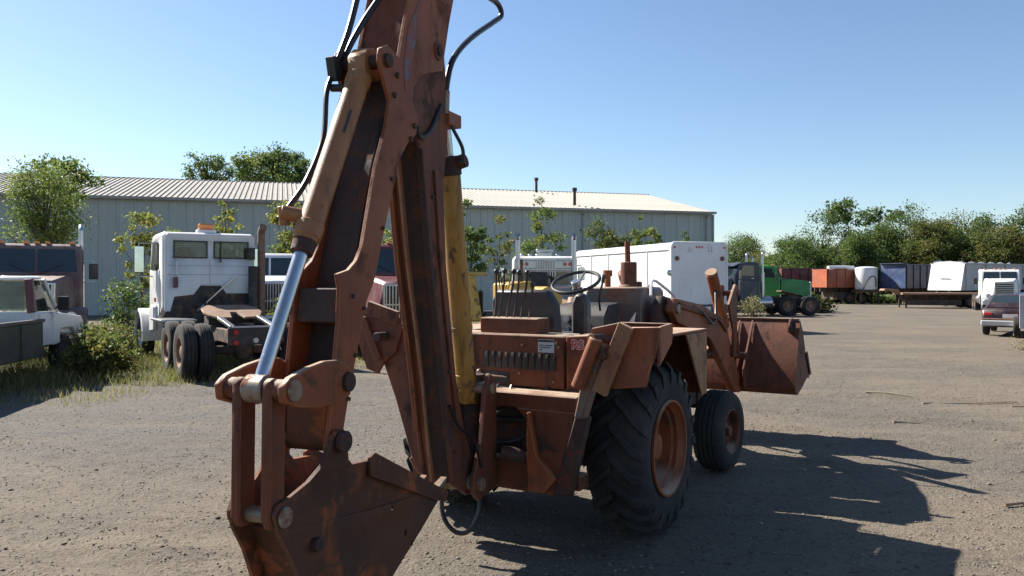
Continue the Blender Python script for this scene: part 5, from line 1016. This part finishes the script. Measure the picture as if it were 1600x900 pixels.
# maroon hatchback and dark utility trailer at the right edge
cr = thing('hatchback_car', 'dark maroon hatchback with white licence plate parked at right edge, tail to camera', 'car', (16.75, 27.0, 0), 36)
cb = vp(cr, 'body', lambda m: m.prism([(-.08, .42), (-.1, .62), (0, .92), (.35, .98), (3.0, .95), (4.1, .8), (4.2, .4), (.1, .3)], 'x', -.84, .84), 'darkcar', bev=.06)
cab_ = vp(cr, 'cabin', lambda m: m.hexa([(-.78, .12, .95), (.78, .12, .95), (.78, 2.9, .95), (-.78, 2.9, .95), (-.6, .85, 1.4), (.6, .85, 1.4), (.6, 2.2, 1.4), (-.6, 2.2, 1.4)]), 'darkcar', cb, .05)
vp(cr, 'rear_window', lambda m: m.hexa([(-.68, .20, .99), (.68, .20, .99), (.68, .23, .98), (-.68, .23, .98), (-.55, .76, 1.36), (.55, .76, 1.36), (.55, .80, 1.35), (-.55, .80, 1.35)]), 'glass', cb, 0)
for sd in (1, -1):
    vp(cr, 'tail_light', lambda m: m.box(.52 * sd, .78 * sd, -.1, -.03, .70, .80), 'red', bev=.02)
    vp(cr, 'side_window', lambda m: m.hexa([(.755 * sd, .5, 1.0), (.77 * sd, .5, 1.0), (.77 * sd, 2.6, 1.0), (.755 * sd, 2.6, 1.0), (.63 * sd, .95, 1.34), (.645 * sd, .95, 1.34), (.645 * sd, 2.15, 1.34), (.63 * sd, 2.15, 1.34)]), 'glass', cb, 0)
    wheel(cr, .78 * sd, .75, .3, .2, sd, 'chromedull', 'rear_wheel'); wheel(cr, .78 * sd, 3.3, .3, .2, sd, 'chromedull', 'front_wheel')
vp(cr, 'rear_bumper', lambda m: m.box(-.86, .86, -.2, -.085, .36, .54), 'greyside', bev=.03)
vp(cr, 'licence_plate', lambda m: m.box(-.22, .22, -.108, -.1, .62, .75), 'letter_white', bev=.004)
vp(cr, 'bumper_trim', lambda m: m.box(-.84, .84, -.13, -.06, .56, .6), 'tan', bev=.01)
ut = thing('utility_trailer', 'dark utility trailer with pale corner post, right of the maroon hatchback', 'trailer', (16.9, 24.6, 0), 31)
vp(ut, 'tailgate', lambda m: m.box(-1.05, 1.05, 0, .05, .42, 1.38), 'blackpaint', bev=.01)
for sd in (1, -1):
    vp(ut, 'side_panel', lambda m: m.box(1.05 * sd, 1.1 * sd, 0, 3.4, .42, 1.38), 'maroon', bev=.01)
    vp(ut, 'corner_post', lambda m: m.box(1.0 * sd, 1.16 * sd, -.08, .0, .38, 1.44), 'greyside', bev=.01)
    wheel(ut, 1.2 * sd, 1.7, .34, .2, sd, 'white')
vp(ut, 'top_rail', lambda m: m.box(-1.0, 1.0, -.06, .06, 1.382, 1.45), 'greyside', bev=.01)
vp(ut, 'floor', lambda m: m.box(-1.04, 1.04, .06, 3.4, .42, .5), 'frame')
vp(ut, 'hitch', lambda m: m.beam((0, 3.4, .45), (0, 4.6, .45), .12, .1).cyl((0, 4.5, .02), (0, 4.5, .45), .04), 'frame')

# ------------------------------------------------------------------ trees and shrubs
def at(px, d): return (px - 800) * d / 1256.0
tree('broadleaf_tree', 'bushy fresh green tree in front of the warehouse at far left', 'tree', (at(70, 31), 31, 0), 6.9, 1.75, 1.6, 'leaf_fresh', 12000, .05, 3, nclump=64, sparse=.62)
tree('broadleaf_tree', 'thin darker tree top showing above the bushy far-left tree', 'tree', (at(95, 36), 36, 0), 7.6, 1.6, 5.0, 'leaf_mid', 2600, .085, 11, nclump=22, sparse=.5)
for i, (px, d, h, r, b, n, lb) in enumerate(((340, 76, 15.0, 2.5, 9, 2600, 'sparse feathery tree leaning at left of the group behind warehouse roof'), (394, 78, 15.0, 4.0, 6, 7500, 'dense rounded tree in middle of the group behind warehouse roof'), (434, 80, 16.0, 4.0, 6, 7500, 'tallest dense tree of the group behind warehouse roof'), (474, 77, 15.3, 2.4, 6, 3800, 'dark rightmost tree of the group behind warehouse roof'))):
    tree('broadleaf_tree', lb, 'tree', (at(px, d), d, 0), h, r, b, ('leaf_mid', 'leaf_fresh', 'leaf_mid', 'leaf_dark')[i], int(n * 1.8), .125, 20 + i, 'trees behind the warehouse', nclump=34, sparse=.5, lean=-1.2 if i == 0 else 0)
sap = [(222, 25, 4.1, .75, .7, 'leaf_yellow', 2600, .05, 'leftmost yellowing sapling against warehouse wall, clear of the white day cab'),
       (252, 27, 3.9, .7, .6, 'leaf_yellow', 2200, .05, 'yellow-green sapling standing right beside the left mirror of white day cab'),
       (282, 30, 4.0, .8, .8, 'leaf_fresh', 1700, .055, 'loose green sapling behind the white day cab roof'),
       (352, 29, 5.0, .65, 2.2, 'leaf_yellow', 700, .07, 'sparse sapling with large bright yellow leaves right of the amber beacon'),
       (438, 27, 5.0, .85, 1.2, 'leaf_yellow', 5200, .055, 'dense yellow-green upright tree just left of the backhoe arm'),
       (608, 26, 3.9, .6, 1.0, 'leaf_fresh', 1200, .055, 'green sapling seen through the gap between the two arm sections'),
       (735, 30, 5.2, .75, 1.2, 'leaf_mid', 3000, .06, 'green sapling just right of the yellow cylinder'),
       (775, 32, 4.4, .8, 1.0, 'leaf_olive', 1600, .06, 'thin olive sapling left of the chrome stacks'),
       (852, 35, 5.3, 1.0, 1.6, 'leaf_fresh', 2200, .065, 'arching green sapling above the chrome stacks'),
       (955, 42, 5.4, 1.2, 2.0, 'leaf_olive', 2600, .075, 'thin olive sapling above the white beverage truck'),
       (1004, 43, 5.6, .8, 2.2, 'leaf_fresh', 2000, .075, 'bright green sapling above the white beverage truck roof'),
       (1072, 46, 4.7, 1.1, 2.0, 'leaf_mid', 1300, .08, 'low leafy sapling near the warehouse corner above beverage truck')]
for i, (px, d, h, r, b, lm, n, ls, lb) in enumerate(sap):
    tree('sapling', lb, 'tree', (at(px, d), d, 0), h, r, b, lm, n, ls, 50 + i, 'saplings along the warehouse', nclump=24, sparse=.55, trunk_r=.035, lean=.25 * math.sin(i * 2.1))
wood = [(1160, 118, 9.0, 4.6, .8, 'leaf_mid', 'rounded far tree just right of the warehouse corner'),
        (1185, 112, 6.0, 3.4, .4, 'leaf_olive', 'low yellowish far bush above the navy truck'),
        (1215, 105, 6.6, 3.4, .4, 'leaf_mid', 'low far tree above the green truck'),
        (1245, 92, 7.2, 3.2, .4, 'leaf_mid', 'medium tree stepping up from the green truck'),
        (1290, 84, 8.7, 4.0, .5, 'leaf_dark', 'large dark rounded tree above the orange trailer'),
        (1335, 80, 6.9, 3.0, .4, 'leaf_mid', 'green tree behind the white tank'),
        (1372, 84, 8.3, 3.6, .4, 'leaf_mid', 'leafy tree above the blue trailer'),
        (1418, 86, 10.2, 3.8, .6, 'leaf_dark', 'tall full tree above the right end of the blue trailer'),
        (1452, 80, 8.0, 3.4, .4, 'leaf_olive', 'olive-brown tree above the white hopper front'),
        (1490, 84, 9.2, 3.8, .5, 'leaf_olive', 'broad brownish tree above the hopper trailer'),
        (1530, 80, 8.2, 3.6, .4, 'leaf_mid', 'mid green tree above the rear of the hopper trailer'),
        (1570, 76, 7.6, 3.6, .4, 'leaf_olive', 'yellowish tree above the white truck at right edge'),
        (1612, 78, 9.8, 3.6, .5, 'leaf_dark', 'tall dark tree cut by the right edge')]
for i, (px, d, h, r, b, lm, lb) in enumerate(wood):
    tree('broadleaf_tree', lb, 'tree', (at(px, d), d, 0), h, r, b, lm, 17000, .105, 80 + i, 'trees at the end of the yard', nclump=90, sparse=.48, squash=.8)
tree('broadleaf_tree', 'tall airy flat-topped tree rising above the wood', 'tree', (at(1330, 88), 88, 0), 10.9, 2.7, 8.0, 'leaf_dark', 1500, .17, 120, 'trees at the end of the yard', nclump=20, sparse=.5, lean=-.7, trunk_r=.13)
tree('broadleaf_tree', 'thin pale-trunked flat-topped tree beside the tall airy tree', 'tree', (at(1362, 90), 90, 0), 10.2, 2.2, 8.0, 'leaf_dark', 1000, .17, 121, 'trees at the end of the yard', nclump=14, sparse=.5, lean=.9, trunk_r=.11)
# leafy backing of the wood, uncountable
rng = np.random.default_rng(5)
n = 52000; u = rng.uniform(0, 1, n); ux = 27 + u * 50; uy = 96 - u * 6 + rng.normal(size=n) * 1.5
hz_ = (4.6 + 1.1 * np.sin(ux * .7) + .8 * np.sin(ux * 1.9 + 1)) * np.clip(.55 + u * 1.2, .5, 1); uz = rng.uniform(.1, 1, n) * hz_
stuff(leaf_cloud('undergrowth', np.stack([ux, uy, uz], 1),   .14, 'leaf_mid', rng), 'dense green undergrowth between the far trees', 'undergrowth')
def shrub(label, loc, r, h, mat, n, ls, seed, group=None):
    rg = np.random.default_rng(seed); t = thing('shrub', label, 'shrub', loc, 0, group)
    rnd = random.Random(seed); m = MB(); pts = []
    for i in range(26):
        a = rnd.uniform(0, 6.28); q = r * rnd.uniform(.2, 1); p = Vector((q * math.cos(a), q * math.sin(a), h * rnd.uniform(.3, 1) * (1.1 - .5 * q / r)))
        m.tube([(p.x * .2, p.y * .2, -.02), (p.x * .5, p.y * .5, p.z * .6), p], [.015, .004], 4, 3); pts.append(p)
    m.build('stem', 'bark', t)
    cs = np.concatenate([np.array(p) + rg.normal(size=(n // 26, 3)) * r * .2 for p in pts]); cs[:, 2] = np.abs(cs[:, 2]) + .02
    leaf_cloud('foliage', cs, ls, mat, rg, t)
    return t
shrub('large olive-green shrub between maroon-grey truck and white day cab', (-8.75, 17.3, 0), .7, .95, 'leaf_olive', 6500, .03, 201)
shrub('shrub with dry grey stems in front of maroon-grey truck bumper', (-8.1, 15.6, 0), .55, .7, 'leaf_olive', 3800, .045, 202)
shrub('tall thin shrub against the left side of white day cab', (-9.6, 20.0, 0), .55, 2.2, 'leaf_mid', 2400, .04, 203)
shrub('grey-green shrub in front of the white truck grille', (-5.9, 21.2, 0), .6, 1.3, 'leaf_olive', 2400, .05, 204)
shrub('dry pale weed clump in front of the navy truck', (12.2, 40.5, 0), .6, 1.0, 'grass', 700, .05, 205)
shrub('low dry weed tuft at the right edge of the yard', (13.6, 21.0, 0), .6, .22, 'grass', 700, .025, 206)
shrub('low green weed clump right of the green truck wheels', (18.4, 48.0, 0), .9, .7, 'leaf_olive', 1200, .07, 207)

# ------------------------------------------------------------------ grass, loose stones, sticks
ex_ = np.array([-18, -8.2, -6.6, -5.6, -4.6, -3.4, 0, 4, 8, 12, 20]); ey_ = np.array([9.6, 10.6, 11.7, 13.7, 15.4, 17.2, 20.5, 24, 29, 40, 47])
rng = np.random.default_rng(15)
n = 16000; ux = rng.uniform(23, 50, n); uy = 73 - (ux - 24) * .38 + rng.normal(size=n) * .5; uz = rng.uniform(0, 1.35, n) * (.7 + .3 * np.sin(ux * 1.3))  # real weeds, leaf colour kept dark to imitate shade below the trailers
stuff(leaf_cloud('weeds', np.stack([ux, uy, np.abs(uz)], 1), .12, 'leaf_dark', rng), 'weeds under the far trailers, dark leaves also standing in for shade', 'weeds')
rng = np.random.default_rng(9)
n = 260000; gx = rng.uniform(-17, 12, n); gy = rng.uniform(10, 34, n)
edge = np.interp(gx, ex_, ey_) + .35 * np.sin(gx * 2.3) + .22 * np.sin(gx * 6.1)
clump = .5 + .5 * np.sin(gx * 1.7 + 1.3 * np.sin(gy * 1.1)) * np.cos(gy * 1.9 + gx * .6)
dep = gy - edge
keep = (dep > 0) & (rng.uniform(0, 1, n) < np.clip(.12 + dep * .45, 0, 1) * (.35 + .65 * clump)) & (rng.uniform(0, 1, n) < np.clip(1.25 - (gy - 12) / 24, .2, 1))
gx, gy, dep, clump = gx[keep], gy[keep], dep[keep], clump[keep]
hts = np.clip(.035 + dep * .075, .035, .24) * (.45 + .9 * clump)
gp = np.stack([gx, gy, np.full(len(gx), -.02)], 1)
gr = rng.uniform(0, 1, len(gx)) < np.clip((dep - 1.3) / 3.5, .04, .6)
stuff(blades('dry_grass', gp[~gr], hts[~gr], 'grass', rng, .0055), 'dry straw-coloured grass along the yard verge', 'grass')
stuff(blades('green_grass', gp[gr], hts[gr] * 1.25, 'grassgreen', rng, .007), 'green grass and weeds among the parked trucks', 'grass')
n = 48000; sd_ = 2.6 + 16 * rng.uniform(0, 1, n) ** 1.5; sx_ = rng.uniform(-.68, .68, n) * sd_
edge = np.interp(sx_, ex_, ey_); ok = sd_ < edge + .4; sx_, sd_ = sx_[ok], sd_[ok]; n = len(sx_)
size = .003 + .0085 * rng.uniform(0, 1, n) ** 2.5 + .012 * (rng.uniform(0, 1, n) > .994)
oc = np.array([(1, 0, 0), (-1, 0, 0), (0, 1, 0), (0, -1, 0), (0, 0, .75), (0, 0, -.75)], float)
of = np.array([(0, 2, 4), (2, 1, 4), (1, 3, 4), (3, 0, 4), (2, 0, 5), (1, 2, 5), (3, 1, 5), (0, 3, 5)])
ang = rng.uniform(0, 6.28, n); ca, sa = np.cos(ang), np.sin(ang)
v = oc[None] * rng.uniform(.6, 1.3, (n, 6, 1)) * (size[:, None, None]) * np.array([1.35, 1, .8])
v = np.stack([v[:, :, 0] * ca[:, None] - v[:, :, 1] * sa[:, None], v[:, :, 0] * sa[:, None] + v[:, :, 1] * ca[:, None], v[:, :, 2]], -1)
zg = np.array([ground_z(a, b) for a, b in zip(sx_, sd_)])
v += np.stack([sx_, sd_, zg + size * .25], -1)[:, None, :]
fc = (of[None] + (np.arange(n) * 6)[:, None, None]).reshape(-1)
tn = np.repeat(np.clip(rng.beta(2, 2.2, n) + (rng.uniform(0, 1, n) > .97) * .4, 0, 1), 8)
stuff(link('gravel', raw_mesh('gravel', v.reshape(-1, 3), fc, 3, 'stone', tn)), 'loose pebbles and dirt crumbs scattered over the yard', 'gravel')
for i, (x, y, a, L_, lb) in enumerate(((7.0, 12.3, 4, 1.5, 'long pale stick lying on dirt near right edge'), (7.9, 12.0, -14, .8, 'short pale stick crossing the long one near right edge'), (5.2, 10.6, 25, .5, 'short twig lying on dirt right of the front bucket'), (6.1, 13.0, -30, .7, 'thin bent twig left of the long pale stick'), (4.3, 6.6, 12, .6, 'brown twig at the edge of the backhoe shadow'))):
    rr = R(a); z = lambda q: ground_z(x + q * math.cos(rr), y + q * math.sin(rr)) + .012
    o = MB().tube([(x - L_ / 2 * math.cos(rr), y - L_ / 2 * math.sin(rr), z(-L_ / 2)), (x, y + .03, z(0) + .008), (x + L_ / 2 * math.cos(rr), y + L_ / 2 * math.sin(rr), z(L_ / 2))], [.014, .006], 6, 5).build('stick', 'rustplate' if i == 4 else 'wood_pale')
    tag(o, lb, 'stick', 'sticks on the dirt')

for i in range(5):
    x = -.30 + i * .11
    part('valve_hose', lambda m: m.tube([(x, -.80, 1.12), (x * 1.1, -.93, 1.06 - .02 * i), (x * .8 - .02, -1.05, .95 - .03 * (i % 3)), (x * .5, -1.06, .80)], .012, 6), 'black', bev=0)
for s_, z_ in ((1.62, 1.72), (1.70, 1.50), (1.76, 1.30), (1.44, 2.12), (1.35, 2.38), (1.72, 1.78)):
    bpart('bolt_head', lambda m: m.cyl((.138, -s_, z_), (.148, -s_, z_), .011, n=6), 'rustdark', dip, 0)
for s_, z_ in ((.64, 1.30), (.70, 1.62), (.78, 1.98), (.86, 2.34), (.56, .80)):
    bpart('bolt_head', lambda m: m.cyl((.105, -s_ + .05, z_), (.117, -s_ + .05, z_), .011, n=6), 'rustdark', boom, 0)
bpart('grease_hose', lambda m: m.tube([(.12, -.60, 1.10), (.14, -.50, .95), (.17, -.36, .86), (.18, -.25, .66)], .010, 6), 'black', bev=0)
bpart('weld_bead', lambda m: m.tube([(.1, -.10, 1.19), (.105, -.16, 1.22), (.1, -.2, 1.3)], .006, 5), 'rustdark', boom, 0)
part('fender_lamp', lambda m: m.cyl((-.9, -.5, 1.52), (-.9, -.56, 1.52), .05, n=14).box(-.92, -.88, -.52, -.48, 1.466, 1.5), 'blackpaint', bev=0)
part('console_cable', lambda m: m.tube([(.40, -.76, 1.12), (.44, -.80, 1.0), (.52, -.84, .92)], .008, 6), 'black', bev=0)
part('throttle_cable', lambda m: m.tube([(.05, .72, 1.45), (.2, .6, 1.3), (.3, .3, 1.12)], .008, 6), 'black', bev=0)

bpart('boom_side_rib', lambda m: m.prism(sz([(.80, 2.5), (.725, 1.96), (.645, 1.6), (.56, 1.25), (.50, 1.0), (.47, 1.0), (.53, 1.25), (.615, 1.6), (.695, 1.96), (.77, 2.5)]), 'x', .106, .122), 'rustred', boom, .003)
